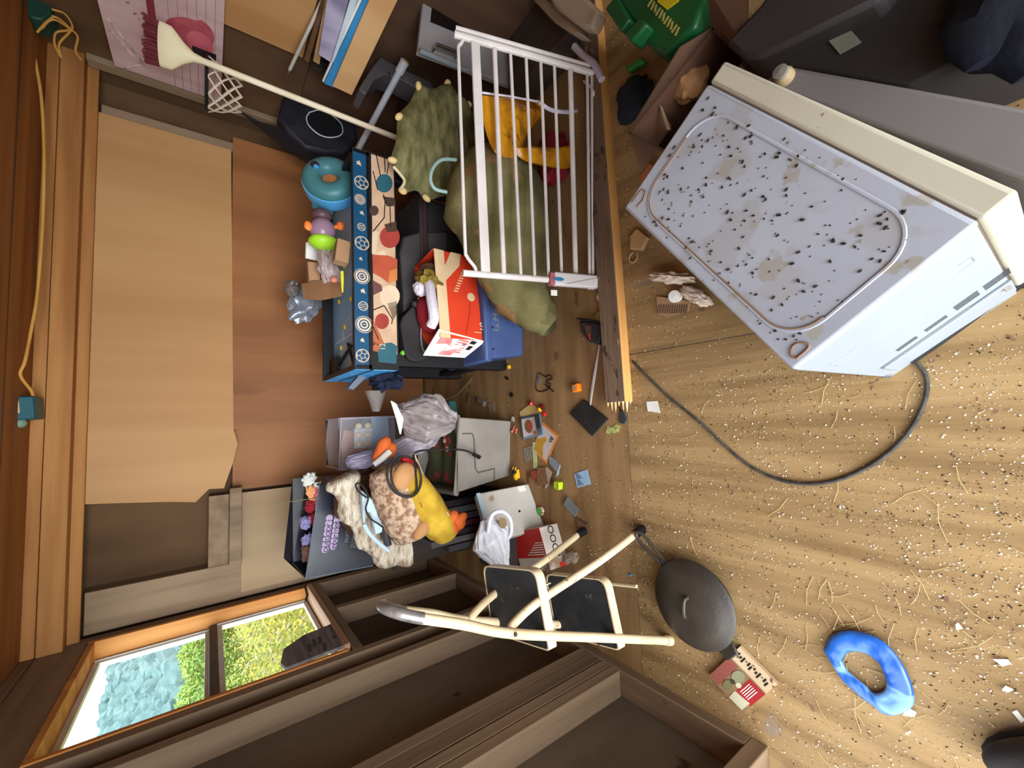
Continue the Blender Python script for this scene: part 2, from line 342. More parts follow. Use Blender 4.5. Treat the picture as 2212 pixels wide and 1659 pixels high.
q.build('ball_print', [mat('crimson_print', (150, 60, 78), (190, 92, 104), vs=12, bump=0), mat('rose_print', (204, 104, 118), (180, 80, 96), bump=0)], t)
q = MB()
for k in range(18): q.blob((bx-.021, 2.00+.023*k, 1.60-.009*k), (.001, .011, .006), rot('X', 40*(k % 2)), 0, 1, k, 1)
for a, b in (((2.36, 1.62), (2.52, 1.53)), ((2.30, 1.615), (2.55, 1.50)), ((2.52, 1.53), (2.59, 1.60))):
    q.tube([(bx-.0208, a[0], a[1]), (bx-.0208, b[0], b[1])], .004, 6)
q.build('rope_print', mat('rope_print', (226, 210, 196), (120, 96, 90), vs=20, bump=0), t)
for k in range(6): MB().bb(bx-.0206, bx-.02, 1.85, 2.60, 1.245+.032*k, 1.247+.032*k).build('plank_line', mat('plank_gap', (150, 116, 120), bump=0), t)
rc = V((bx-.02-.135, 2.30, 1.275)); R_ = .115
q = MB().tube([rc+V((R_*math.cos(a), R_*math.sin(a), 0)) for a in [i*2*PI/28 for i in range(28)]], .0065, 8, closed=True)
q.bb(rc.x+R_-.004, bx-.02, 2.285, 2.315, 1.255, 1.285).bb(bx-.026, bx-.02, 2.26, 2.34, 1.24, 1.33)
q.build('rim', m_blk, t)
q = MB(); n = 10
for k in range(n):
    for sgn in (1, -1):
        pts = []
        for j in range(6):
            a = 2*PI*(k+sgn*j*.5)/n; rr = R_*(1-.075*j); pts.append(rc+V((rr*math.cos(a), rr*math.sin(a), -.006-.026*j+.003*math.sin(k*3+j))))
        q.tube(pts, .0036, 5)
q.build('net', mat('net_cord', (222, 208, 188), (190, 172, 150), .8, bump=.1), t)

t = thing('broom', 'upside-down broom with long white pole and maroon bristles leaning in the corner', 'broom', (1.45, 1.95, 0))
bh = V((1.62, 2.16, 1.405)); bt = py(855, 297, 1.96); bd = (bt-bh).normalized(); be = bh + bd*((bt-bh).length*1.12)
MB().tube([bh, be], .0135, 12).build('handle', mat('white_pole', (238, 226, 200), (222, 206, 178), .4, bump=0), t)
ux = V((.8, -.6, 0)); ux = ux - bd*ux.dot(bd); ux.normalize(); uy = bd.cross(ux)
q = MB(); prof = [(0.014, .016, .12), (.018, .018, .09), (.040, .022, .055), (.080, .026, .012), (.084, .026, -.025), (.082, .024, -.03)]; vs = []
for (a, b, h) in prof:
    for j in range(20): an = 2*PI*j/20; vs.append(bh+ux*(a*math.cos(an))+uy*(b*math.sin(an))+bd*h)
q.add(vs, [(i*20+j, i*20+(j+1) % 20, (i+1)*20+(j+1) % 20, (i+1)*20+j) for i in range(5) for j in range(20)]+[tuple(range(20)), tuple(100+j for j in range(20))])
q.build('broom_head', mat('cream_plastic', (232, 220, 188), (220, 204, 168), .45, bump=0), t, angle=60)
q = MB()
for k in range(90):
    a = (random.random()*2-1)*.08; b = (random.random()*2-1)*.02; p = bh+ux*a+uy*b-bd*.03; q.tube([p, p-bd*(.045+.012*random.random())+ux*a*.1+uy*b*.2], .0045, 4)
q.build('bristles', mat('maroon_bristle', (112, 36, 46), (88, 26, 36), .7, bump=0), t)

# black hamper with a white-piped opening, dark mesh flap
t = thing('mesh_hamper', 'collapsed black fabric hamper with white-piped oval opening hanging behind the table', 'hamper', (1.45, 2.35, .55))
Y1 = 2.42
fp = [py(x, y, Y1) for x, y in ((615, 130), (655, 150), (690, 185), (735, 215), (765, 240), (775, 300), (745, 330), (705, 330), (660, 320), (622, 285), (600, 250), (618, 190))]
q = MB().slab(fp, (0, .10, 0)); q.build('body', mat('black_nylon', (42, 40, 48), (26, 25, 30), .5, vs=10, bump=.5, bs=12), t, bevel=.02, seg=3)
oc = smoothpath([py(x, y, Y1-.006) for x, y in ((668, 243), (690, 238), (715, 248), (737, 268), (738, 290), (715, 297), (690, 291), (668, 272), (662, 255), (668, 243))], 5)[:-1]
MB().slab(oc, (0, .004, 0)).build('opening', mat('inner_black', (14, 13, 18), bump=0), t)
MB().tube(oc, .0035, 6, closed=True).build('piping', mat('piping_white', (205, 205, 210), bump=0), t)
m_mesh = mat('dark_mesh', (34, 26, 24), (24, 19, 18), .8, bump=0, alpha=.62)
MB().slab([py(x, y, Y1+.06) for x, y in ((500, 228), (560, 262), (612, 275), (650, 300), (690, 345), (700, 370), (650, 345), (590, 300))], (0, .003, 0)).build('mesh_flap', m_mesh, t)
MB().slab([py(x, y, Y1+.10) for x, y in ((492, 70), (560, 105), (640, 140), (660, 190), (640, 230), (565, 160))], (0, .003, 0)).build('mesh_flap', m_mesh, t)

t = thing('steel_tube', 'thin chromed steel tube with open tan end leaning behind the game table', 'tube', (1.5, 2.0, 0))
a, b = py(875, 132, 1.78), py(783, 305, 2.2); d_ = (b-a).normalized()
m_stl = mat('brushed_steel', (206, 208, 214), (184, 186, 194), .35, .25, bump=0); MB().tube([a, a+d_*.06], .0215, 16).build('sleeve', m_stl, t); MB().tube([a+d_*.05, b+d_*.1], .0160, 16).build('pole', m_stl, t)
MB().tube([a-d_*.003, a+d_*.002], .0170, 14).build('end_plug', mat('tan_plug', (206, 170, 120), bump=0), t)

# bundle of boards leaning against the right wall (each is its own thing); their tops are out of the frame
def lean(name, label, cat, pts, Xb, Xt, th, m, group=None):
    P = [pX(x, y, Xb if y > 60 else Xt) for x, y in pts]
    for i, j in ((3, 0), (2, 1)): P[i] = P[j]+(P[i]-P[j])*1.55; P[i].x = min(P[i].x, 1.764)   # the upper ends stand out of the frame
    o = MB().slab(P, (th, 0, 0)).build(name, m, bevel=.001); return tag(o, label, cat, group)
m_ply2 = wood('thin_plywood', (204, 160, 112), (186, 140, 92), 2, .3, .6, bump=.02)
lean('plywood_sheet', 'pale thin plywood sheet leaning outermost of the board bundle beside the blue board', 'board', ((718, 186), (760, 206), (862, -6), (800, -6)), 1.60, 1.70, .006, m_ply2)
lean('foam_board', 'bright blue edged white foam board leaning next to the plywood sheet', 'board', ((700, 180), (721, 190), (802, -6), (786, -6)), 1.615, 1.712, .010, mat('blue_foam', (58, 140, 190), (48, 122, 172), .5, bump=0))
lean('foam_board', 'white strip board leaning just left of the blue edged board', 'board', ((696, 176), (703, 180), (786, -6), (776, -6)), 1.63, 1.725, .010, m_paper)
lean('trim_board', 'narrow pale bluish trim board with round end in the leaning bundle', 'board', ((716, 132), (721, 136), (772, -6), (756, -6)), 1.645, 1.735, .010, mat('bluish_white', (196, 206, 214), (176, 190, 200), .5, bump=0))
lean('siding_sheet', 'lilac grey crumpled siding panel standing in the leaning bundle', 'panel', ((688, 118), (716, 136), (752, -6), (706, -6)), 1.66, 1.748, .010, mat('lilac_siding', (176, 168, 190), (120, 112, 140), .45, vs=9, st=(1, 1, .3), bump=.35, bs=10))
lean('wooden_stake', 'dark brown weathered wooden stake leaning beside the lilac panel', 'stake', ((657, 130), (667, 136), (704, -6), (694, -6)), 1.70, 1.76, .012, wood('brown_stake', (98, 66, 42), (70, 46, 28), 2))
lean('wooden_stake', 'tan wooden stake with black bark tip between brown stake and lilac panel', 'stake', ((676, 132), (690, 140), (714, -6), (703, -6)), 1.68, 1.755, .012, wood('tan_stake', (164, 128, 88), (136, 102, 66), 2))
t = thing('white_rod', 'thin white rod with pointed metal foot leaning left of the board bundle', 'rod', (1.6, 2.2, 0))
a, b = pX(626, 150, 1.70), pX(697, 0, 1.765); d_ = (b-a).normalized()
MB().tube([a, b+d_*.3], .0075, 10).build('rod', mat('white_rod', (204, 198, 186), bump=0), t); MB().tube([a-d_*.025, a], [.003, .0085], 8).build('foot', m_chrome, t)
q = MB()
for k in range(26):
    p = py(668+random.random()*34, 118+random.random()*30, 2.05); q.tube([p, p+V((random.gauss(0, .02), random.gauss(0, .015), -.05-.08*random.random())), p+V((random.gauss(0, .03), random.gauss(0, .02), -.12-.08*random.random()))], [.005, .004, .001], 5)
tag(q.build('dark_bristles', mat('dark_bark', (40, 34, 30), (22, 18, 16), .9, bump=.2)), 'ragged dark bristles hanging at the foot of the leaning stakes', 'bristles', kind='stuff')

# toaster oven behind the gate
t = thing('toaster_oven', 'grey framed toaster oven with dark window and chrome bar handle behind the white gate', 'toaster oven', (1.75, 1.5, 0))
Yo = 1.52
P = [py(x, y, Yo) for x, y in ((903, 110), (918, -40), (1285, -20), (1240, 235))]
bk = V((.0, .03, 0)); MB().slab(P, bk).build('body', mat('oven_grey', (150, 142, 142), (130, 123, 124), .45, bump=0), t, bevel=.006)
W = [py(x, y, Yo-.004) for x, y in ((930, 46), (938, -30), (1190, -30), (1130, 118), (1040, 92))]
MB().slab(W, (0, .006, 0)).build('glass_door', mat('dark_glass', (26, 20, 20), (18, 14, 14), .15, bump=0), t)
h0, h1 = py(942, 97, Yo-.04), py(990, 115, Yo-.04)
MB().tube([h0, h1], .010, 10).tube([h0+V((.0, 0, 0)), h0+V((0, .04, 0))], .006, 8).tube([h1, h1+V((0, .04, 0))], .006, 8).build('handle', m_chrome, t)
e0, e1 = py(906, 109, Yo-.008), py(1010, 153, Yo-.008); MB().tube([e0, e1], .011, 8).build('edge_strip', mat('strip_grey', (166, 176, 182), (130, 138, 146), .3, .4, bump=0), t)

# dark plastic housing with a curved cutout
t = thing('plastic_housing', 'dark grey plastic housing with arched cutout standing behind the steel tube', 'housing', (1.7, 2.0, 0))
Yh = 1.86
P = [py(x, y, Yh) for x, y in ((775, 192), (800, 150), (822, 122), (850, 138), (930, 175), (945, 205), (900, 190), (860, 168), (830, 160), (808, 172), (790, 205))]
MB().slab(P, (0, .12, 0)).build('arch', mat('housing_grey', (84, 78, 80), (62, 57, 60), .45, bump=.03), t, bevel=.006)
MB().bb(1.42, 1.76, 1.99, 2.12, .0, .42).build('body', mat('housing_dark', (44, 36, 32), (34, 28, 25), .6, bump=.05), t, bevel=.01)
MB().tube([py(840, 155, Yh-.008), py(842, 164, Yh-.008)], .004, 6).build('latch', m_chrome, t)
# beige pads at the top
for k, (pts, lb) in enumerate(((((1140, -30), (1190, 5), (1252, 62), (1262, 78), (1240, 76), (1196, 48), (1150, 0)), 'flat beige foam strip lying on top behind the long lumber'), (((1168, -30), (1250, -20), (1292, 20), (1276, 62), (1256, 60), (1200, 20)), 'thick beige foam pad with rounded end above the beige strip'))):
    P = [pz(x, y, .22 if k else .17) for x, y in pts]
    tag(MB().slab(P, (0, 0, -.05)).build('foam_pad', mat('beige_foam', (168, 146, 124), (148, 126, 104), .8, bump=.08), bevel=.012, seg=3), lb, 'pad')
tag(MB().bb(1.50, 1.78, 1.02, 1.44, 0, .118).build('dark_carton', mat('dark_carton', (70, 56, 46), (54, 43, 36), .85, bump=.06), bevel=.004), 'dark brown carton lying behind the far end of the lumber', 'carton')

# ------------------------------------------------------------------ game table
TX0, TX1, TY0, TY1 = .210, 1.160, 1.722, 2.30
t = thing('game_table', 'black and blue multi-game table with printed sports apron against the plywood wall', 'game table', ((TX0+TX1)/2, 2.0, 0))
m_navy = mat('rim_blue', (24, 74, 108), (20, 66, 98), .4, bump=0)
q = MB(); q.bb(TX0, TX1, TY0+.004, TY0+.03, .588, .772); q.bb(TX0, TX1, TY1-.02, TY1, .588, .775); q.bb(TX0, TX0+.02, TY0, TY1, .588, .770); q.bb(TX1-.02, TX1, TY0, TY1, .588, .772)
q.bb(TX0, TX1, TY0, TY1, .700, .716); q.build('frame', m_blk, t, bevel=.002)
MB().bb(TX0+.006, TX1-.004, TY0, TY0+.006, .703, .770).build('rim_board', m_navy, t, bevel=.001)
MB().bb(TX0+.02, TX1-.02, TY0+.03, TY1-.02, .716, .724).build('playing_field', mat('field_blue', (140, 178, 208), (120, 158, 190), .3, bump=0, spots=[((170, 180, 180), 12, .70, (1, 1, 1))]), t)
def icons(fn, col, m):                      # printed rings, balls and splashes on the rim
    y = TY0-.0008
    for kind, x, z, r in fn:
        q = MB()
        c = V((x, y, z)); U, W_ = V((1, 0, 0)), V((0, 0, 1))
        rg = lambda r0, r1, n=28: q.add([p for i in range(n) for p in (c+U*r0*math.cos(2*PI*i/n)+W_*r0*math.sin(2*PI*i/n), c+U*r1*math.cos(2*PI*i/n)+W_*r1*math.sin(2*PI*i/n))], [(2*i, 2*i+1, (2*i+3) % (2*n), (2*i+2) % (2*n)) for i in range(n)])
        if kind == 't': rg(r*.93, r); rg(r*.6, r*.82); rg(r*.28, r*.46); q.slab([c+V((-.0015, 0, -r*.2)), c+V((.0015, 0, -r*.2)), c+V((.0015, 0, r*.2)), c+V((-.0015, 0, r*.2))], (0, -.0003, 0))
        elif kind == 's':
            rg(r*.88, r)
            for j in range(5):
                a = 2*PI*j/5+.3; p = lambda rr, aa: c+U*rr*math.cos(aa)+W_*rr*math.sin(aa)
                b2 = a+2*PI/5; q.tube([p(r*.42, a), p(r*.42, b2)], .0016, 4); q.tube([p(r*.42, a), p(r*.72, a)], .0016, 4); q.tube([p(r*.72, a), p(r*.9, a+.35)], .0014, 4); q.tube([p(r*.72, a), p(r*.9, a-.35)], .0014, 4)
        elif kind == 'b': rg(r*.84, r); [q.tube([c+V((dx*r, 0, -.7*r)), c+V((dx*r*.8, 0, .7*r))], .0016, 4) for dx in (-.45, 0, .45)]
        else:
            pts = []
            for j in range(14): a = 2*PI*j/14; rr = r*(1.0 if j % 2 else .5)*(1+.35*math.sin(j*5.1)); pts.append(c+U*rr*math.cos(a)+W_*rr*math.sin(a)*.7)
            q.slab(pts, (0, -.0003, 0))
        q.build('rim_print', m, t, smooth=False)
def rx(y): return py(775, y, TY0).x
icons([('p', rx(352), .745, .016), ('s', rx(393), .735, .030), ('t', rx(430), .742, .023), ('p', rx(458), .735, .013), ('b', rx(489), .738, .017), ('s', rx(524), .736, .030), ('p', rx(558), .742, .011), ('t', rx(596), .738, .033),
       ('p', rx(627), .735, .015), ('b', rx(660), .735, .020), ('t', rx(700), .732, .036), ('p', rx(734), .74, .013), ('s', rx(768), .74, .028)], None, mat('print_cream', (214, 190, 164), bump=0))
# printed lower apron: cut paper shapes of balls, gloves, hoop and net
AY = TY0-.0006
MB().bb(TX0+.006, TX1-.004, AY, AY+.005, .592, .692).build('apron_panel', mat('apron_tan', (204, 170, 140), (190, 154, 124), .5, vs=14, bump=0), t)
def patch(mb, px_, mi): mb.slab([py(x, y, AY-.0004) for x, y in px_], (0, -.0004*(1+.1*mi), 0), mi)
q = MB()
patch(q, [(806, 795), (860, 800), (862, 770), (845, 752), (820, 748), (806, 760)], 0); patch(q, [(818, 782), (856, 786), (858, 748), (846, 740), (824, 742), (815, 752)], 1)
patch(q, [(806, 735), (822, 748), (816, 760), (806, 758)], 2); patch(q, [(806, 690), (830, 742), (806, 748)], 2)
for (cx_, cy_, r_, mi) in ((825, 694, 17, 3), (842, 640, 24, 4), (830, 396, 20, 1), (808, 455, 11, 5), (842, 512, 24, 3)):
    patch(q, [(cx_+r_*math.cos(a)*.9, cy_+r_*math.sin(a)) for a in [i*PI/10 for i in range(20)]], mi)
for (cx_, cy_, r_) in ((834, 632, 5), (850, 628, 5), (846, 650, 5), (828, 648, 4)): patch(q, [(cx_+r_*math.cos(a), cy_+r_*math.sin(a)) for a in [i*PI/3 for i in range(6)]], 0)
patch(q, [(805, 605), (824, 616), (826, 628), (806, 638)], 6); patch(q, [(804, 550), (838, 552), (858, 560), (858, 600), (840, 612), (824, 600), (806, 590)], 7)
patch(q, [(842, 585), (858, 580), (858, 605), (838, 612)], 8); patch(q, [(818, 575), (832, 588), (824, 596), (814, 586)], 0); patch(q, [(804, 500), (818, 500), (812, 548), (803, 548)], 4)
patch(q, [(808, 548), (830, 540), (836, 556), (816, 560)], 4); patch(q, [(830, 485), (856, 478), (857, 500), (836, 502)], 5)
patch(q, [(826, 424), (852, 428), (855, 445), (836, 446)], 5); patch(q, [(838, 432), (846, 430), (848, 438), (840, 440)], 4)
q.build('apron_print', [mat('ap_black', (26, 24, 24), bump=0), mat('ap_teal', (44, 96, 108), (36, 80, 92), bump=0), mat('ap_rust', (176, 96, 60), bump=0), mat('ap_red', (164, 62, 50), (140, 50, 42), bump=0), mat('ap_cream', (222, 196, 166), bump=0), mat('ap_brown', (74, 54, 44), bump=0), mat('ap_plum', (110, 66, 66), bump=0), mat('ap_orange', (186, 84, 56), (160, 70, 46), bump=0), mat('ap_amber', (206, 128, 66), bump=0)], t, smooth=False)
for a, b in (((806, 670), (830, 660)), ((830, 660), (848, 690)), ((848, 690), (846, 700)), ((806, 706), (818, 734)), ((812, 330), (822, 380)), ((830, 330), (832, 372)), ((806, 370), (816, 410)), ((842, 340), (836, 376)), ((828, 420), (836, 445)), ((806, 500), (830, 470)), ((830, 470), (832, 430)), ((844, 490), (842, 440))):
    MB().tube([py(*a, AY-.001), py(*b, AY-.001)], .0022, 5).build('apron_line', m_ink, t)
q = MB()
for k in range(9): q.tube([py(838+k*2.2, 655-k*.5, AY-.001), py(850+k*1.2, 690-k*2, AY-.001)], .0012, 4)
q.build('net_print', m_ink, t)
text('12', py(832, 757, AY-.0012), (1, 0, 0), (0, 0, 1), .03, mat('ap_cream', (0, 0, 0)), t)
MB().bb(TX0-.001, TX1, TY0-.001, TY0+.004, .694, .702).bb(TX0-.001, TX1, TY0-.001, TY0+.004, .586, .592).build('edging', m_blk, t)
m_side = mat('side_blue_print', (60, 158, 226), (130, 196, 236), .45, vs=26, bump=0, lo=.5, hi=.7)
MB().bb(TX0-.002, TX0, TY0+.01, TY1, .706, .768).bb(TX0-.002, TX0, TY0+.01, TY1, .592, .690).build('end_panel', m_side, t)
for x in (TX0+.02, TX1-.085):
    for y in (TY0+.012, TY1-.085): MB().bb(x, x+.058, y, y+.058, 0, .588).build('leg', m_blk, t, bevel=.003)
for x in (TX0+.03, TX1-.06): MB().bb(x, x+.02, TY0+.07, TY1-.09, .09, .15).build('stretcher', m_blk, t, bevel=.002)
fz = .7248
q = MB().tube(arc((.40, 2.0, fz), (1, 0, 0), (0, 1, 0), .085, -90, 90, 16), .0035, 5, flat=(1, 1, .15)).tube(arc((.245, 1.93, fz), (1, 0, 0), (0, 1, 0), .06, -80, 80, 12), .003, 5, flat=(1, 1, .15)).bb(.396, .402, TY0+.05, TY1-.04, fz-.0008, fz+.0006)
q.build('field_lines', mat('line_white', (206, 214, 220), bump=0), t)
for x, y in ((.33, 1.88), (.36, 2.12), (.45, 2.05), (.47, 1.86), (.56, 1.94), (.60, 2.15), (.68, 1.90), (.75, 2.04)): MB().box((x, y, fz+.003), (.02, .012, .007)).build('field_marker', m_yel, t)
q = MB(); q.bb(TX0+.02, TX0+.11, TY0+.03, TY0+.10, .70, .745).bb(TX0+.02, TX0+.11, TY1-.16, TY1-.02, .70, .745).tube([(TX0+.03, TY1-.02, .735), (TX0+.13, TY0+.2, .73)], .008, 6).tube([(TX0+.02, TY0+.15, .73), (TX0+.15, TY0+.26, .73)], .007, 6)
q.build('corner_pocket', m_blk, t, bevel=.003)
for x, y, lb in ((.285, 1.80, 'red topped white puck on the table near its front left corner'), (.275, 2.19, 'red topped white puck on the table near its back left corner')):
    k = thing('puck', lb, 'puck', (x, y, .724), 'pucks on the game table')
    MB().lathe([(0, 0), (.016, 0), (.016, .010), (0, .010)], (x, y, .7245), n=20).build('base', m_paper, k); MB().lathe([(0, 0), (.012, 0), (.013, .008), (0, .010)], (x, y, .7345), n=20).build('top', m_red, k)

# --- things on the table
dn = py(712, 384, 1.93); Md = frame((.95, .27, 0), (0, .38, 1))
t = thing('ring_toy', 'teal domed ring toy with centre hole standing upright on the game table', 'toy', (dn.x, dn.y+.03, .676))
pr = [(.033, -.008), (.038, .012), (.055, .026), (.08, .030), (.105, .020), (.118, .0), (.118, -.02)]
MB().lathe(pr, dn, Md, 40).lathe([(.033, -.008), (.036, -.03), (.118, -.03), (.118, -.02)], dn, Md, 40).build('dome', m_teal, t, angle=60)
MB().lathe([(.117, -.018), (.122, -.02), (.118, -.075), (.106, -.092), (.10, -.092), (.11, -.03)], dn, Md, 40).build('rim_skirt', mat('sky_blue_plastic', (90, 172, 226), (76, 156, 212), .4, bump=0), t)
MB().lathe([(0, .004), (.017, .004), (.019, 0)], dn+Md @ V((.045, .055, .028)), Md, 16).build('side_hole', mat('hole_dark', (50, 26, 20), bump=0), t)
MB().lathe([(0, .006), (.010, .005), (.011, .0)], dn+Md @ V((.030, .050, .030)), Md, 14).build('sticker', m_blue, t)
MB().lathe([(0, -.012), (.033, -.012)], dn, Md, 24).build('centre_hole', mat('hole_tan', (170, 112, 66), bump=0), t)
tc_ = py(697, 498, 1.96)
t = thing('turtle_toy', 'purple domed plastic toy with lime base and two orange knobs on the table', 'toy', (tc_.x, tc_.y, .676))
Mt = frame((1, 0, 0), (0, .6, .8))
MB().blob(tc_, (.058, .05, .055), None, 0, 1, 1, 3).build('shell', mat('purple_plastic', (150, 120, 140), (132, 102, 122), .25, bump=0), t)
MB().blob(tc_+V((-.055, 0, -.005)), (.035, .055, .066), None, .04, 2, 2, 3).build('base', mat('lime_plastic', (166, 214, 50), (146, 196, 40), .4, bump=0), t)
for x, y in ((665, 488), (735, 488)):
    p = py(x, y, 1.95); MB().blob(p, (.022, .016, .018), None, .25, 2, x, 2).tube([p, tc_], .009, 8).build('knob', mat('orange_plastic', (242, 130, 60), (228, 112, 46), .4, bump=0), t)
MB().blob(tc_+V((.075, .01, .0)), (.03, .04, .045), None, .1, 2, 5, 2).build('hood', mat('plum_plastic', (104, 74, 80), (84, 58, 64), .4, bump=0), t)
tag(MB().blob(py(700, 445, 2.02), (.045, .035, .05), None, .15, 2, 9, 3).build('teal_cup', m_teal), 'teal cup lying between ring toy and purple toy on the table', 'cup')
def cbox(name, label, cat, c, d, M, m, bev=.002, group=None): return tag(MB().box(c, d, M).build(name, m, bevel=bev), label, cat, group)
m_cb2 = mat('brown_carton', (170, 132, 100), (150, 112, 80), .85, bump=.05)
cbox('small_carton', 'small brown cardboard carton on the table rim beside purple toy', 'carton', py(738, 546, 1.80), (.098, .05, .055), rot('Z', 4) @ rot('Y', 8), m_cb2)
cbox('small_carton', 'little tan cardboard carton at the back of the table by the wall', 'carton', py(677, 588, 2.06), (.085, .04, .05), rot('Y', -4), m_cb2)
cbox('paper_card', 'folded white paper card propped behind the small cartons', 'card', py(680, 545, 2.08), (.075, .012, .085), rot('Z', -10) @ rot('X', 14), m_paper)
t_ = py(712, 580, 1.98)
tag(MB().blob(t_, (.10, .05, .045), rot('Y', -15), .38, 2.0, 4, 4, fold=True).build('clear_wrapper', mat('clear_wrap', (206, 188, 186), (150, 120, 116), .2, vs=8, bump=.3, bs=20, alpha=.75, spec=.6)), 'crumpled clear plastic wrapper with pink print between the cartons', 'wrapper')
tag(MB().blob(py(706, 545, 1.99), (.022, .02, .022), None, .3, 3, 8, 2).build('pink_toy', mat('pink_toy', (206, 80, 96), (180, 50, 66), .5, bump=0)), 'small red and pink toy caught in the clear wrapper', 'toy')
tag(MB().blob(py(722, 604, 1.93), (.016, .014, .016), None, .2, 3, 8, 2).build('pink_ball', mat('coral_ball', (226, 140, 116), (206, 120, 100), .5, bump=0)), 'small coral ball beside the yellow marker', 'ball')
a, b = py(739, 586, 1.80), py(740, 632, 1.80); tag(MB().tube([a, (a*2+b)/3, b], [.006, .007, .003], 8).build('yellow_marker', mat('neon_yellow', (228, 220, 60), (206, 196, 40), .4, bump=0)), 'yellow marker lying over the edge of a brown carton', 'marker')
P = [py(x, y, Y) for x, y, Y in ((655, 612, 2.10), (660, 645, 2.08), (700, 648, 1.98), (738, 640, 1.87), (742, 612, 1.88), (700, 604, 2.0))]
tag(MB().slab(P, (0, .01, .006)).build('cardboard_flap', m_card, bevel=.002), 'torn brown cardboard flap lying across the table field', 'cardboard')
tag(MB().blob(py(660, 655, 2.36), (.105, .035, .075), rot('Y', 28), .34, 1.7, 6, 4, fold=True).build('silver_bag', mat('silver_bag', (150, 154, 166), (86, 84, 90), .25, .3, vs=7, bump=.35, bs=14)), 'crumpled silver grey bag hanging over the back edge of the table', 'bag')
tag(MB().blob(py(632, 622, 2.30), (.04, .035, .035), None, .4, 3, 4, 3).build('glass_jar', mat('grey_glass', (120, 110, 104), (80, 66, 58), .2, bump=.1)), 'small crumpled grey foil lump above the silver bag', 'foil')
# under the left end
t = thing('clear_funnel', 'translucent grey plastic funnel hanging under the left end of the table', 'funnel', (.14, 2.05, .5))
c_ = py(803, 845, 2.02); MB().lathe([(.052, 0), (.050, .002), (.018, .10), (.016, .10)], c_+V((.0, 0, -.02)), frame((0, 1, 0), (0, 0, -1)), 24).build('cone', mat('frosted', (150, 140, 134), (120, 108, 100), .3, alpha=.75, bump=0), t)
MB().tube([c_+V((.08, 0, -.02)), c_+V((.16, 0, -.05))], .016, 12).build('spout', m_grey, t)
tag(MB().blob(py(832, 822, 1.95), (.045, .16, .055), rot('Y', 15), .5, 2.2, 3, 4, fold=True).build('navy_cloth', mat('navy_cloth', (42, 48, 76), (28, 32, 54), .85, bump=.2)), 'navy cloth stuffed under the blue left end of the table', 'cloth')
tag(MB().slab([py(x, y, 1.99) for x, y in ((752, 838), (764, 842), (792, 815), (780, 806))], (0, .05, 0)).build('grey_card', mat('slate', (110, 116, 130), (90, 96, 110), .5, bump=0), bevel=.002), 'slate grey card tucked against the table end', 'card')

# --- under the table
t = thing('storage_tote', 'dark grey storage tote with lid standing under the game table', 'tote', (.95, 1.98, 0))
MB().bb(.42, 1.08, 1.80, 2.22, 0, .40).build('tub', m_dgrey, t, bevel=.02); MB().bb(.40, 1.10, 1.78, 2.24, .40, .445).build('lid', m_dgrey, t, bevel=.012)
MB().bb(.40, 1.10, 1.776, 1.78, .425, .432).build('seam', mat('maroon_seam', (96, 24, 34), bump=0), t)
t = thing('tipped_crate', 'dark grey open crate tipped on top of the tote under the table', 'crate', (.75, 1.9, .446))
P = [py(x, y, 1.79) for x, y in ((865, 545), (872, 640), (872, 705), (930, 700), (948, 640), (968, 560), (968, 498), (905, 500), (872, 510))]
MB().slab(P, (0, .16, 0)).build('shell', mat('crate_grey', (82, 76, 76), (66, 61, 61), .5, bump=.03), t, bevel=.012)
MB().slab([p+V((0, -.003, 0)) for p in [py(x, y, 1.79) for x, y in ((908, 600), (925, 555), (955, 540), (950, 605), (925, 640))]], (0, .004, 0)).build('inside', mat('crate_dark', (44, 34, 30), bump=0), t)
t = thing('backpack', 'black fabric backpack with pale zip slumped behind the red shoebox', 'backpack', (.45, 1.72, .30))
P = smoothpath([py(x, y, 1.70) for x, y in ((866, 700), (872, 745), (882, 775), (912, 780), (930, 760), (918, 735), (904, 700), (897, 660), (882, 672), (870, 685))], 3)
MB().slab(P, (0, .12, 0)).build('body', mat('black_canvas', (50, 44, 44), (34, 30, 31), .7, bump=.3, bs=20), t, bevel=.02, seg=3)
MB().tube(smoothpath([py(x, y, 1.685) for x, y in ((905, 640), (902, 660), (912, 690), (909, 720), (912, 750), (920, 765))], 6), .0035, 6).build('zip', mat('zip_grey', (140, 130, 124), bump=0), t)
MB().blob(py(900, 657, 1.69), (.02, .02, .03), None, .3, 3, 3, 2).build('strap', m_blk, t)
tag(MB().blob(py(871, 762, 1.72), (.012, .012, .014), None, .2, 3, 3, 2).build('lime_tag', mat('lime_tag', (110, 190, 50), bump=0)), 'tiny bright green tag beside the backpack', 'tag')
tag(MB().blob(py(925, 610, 1.62), (.05, .06, .05), None, .5, 2.5, 5, 3, fold=True).build('gold_wrap', mat('gold_wrap', (150, 128, 50), (90, 70, 30), .4, bump=.3)), 'olive gold crumpled wrap in the top of the shoebox', 'wrap')

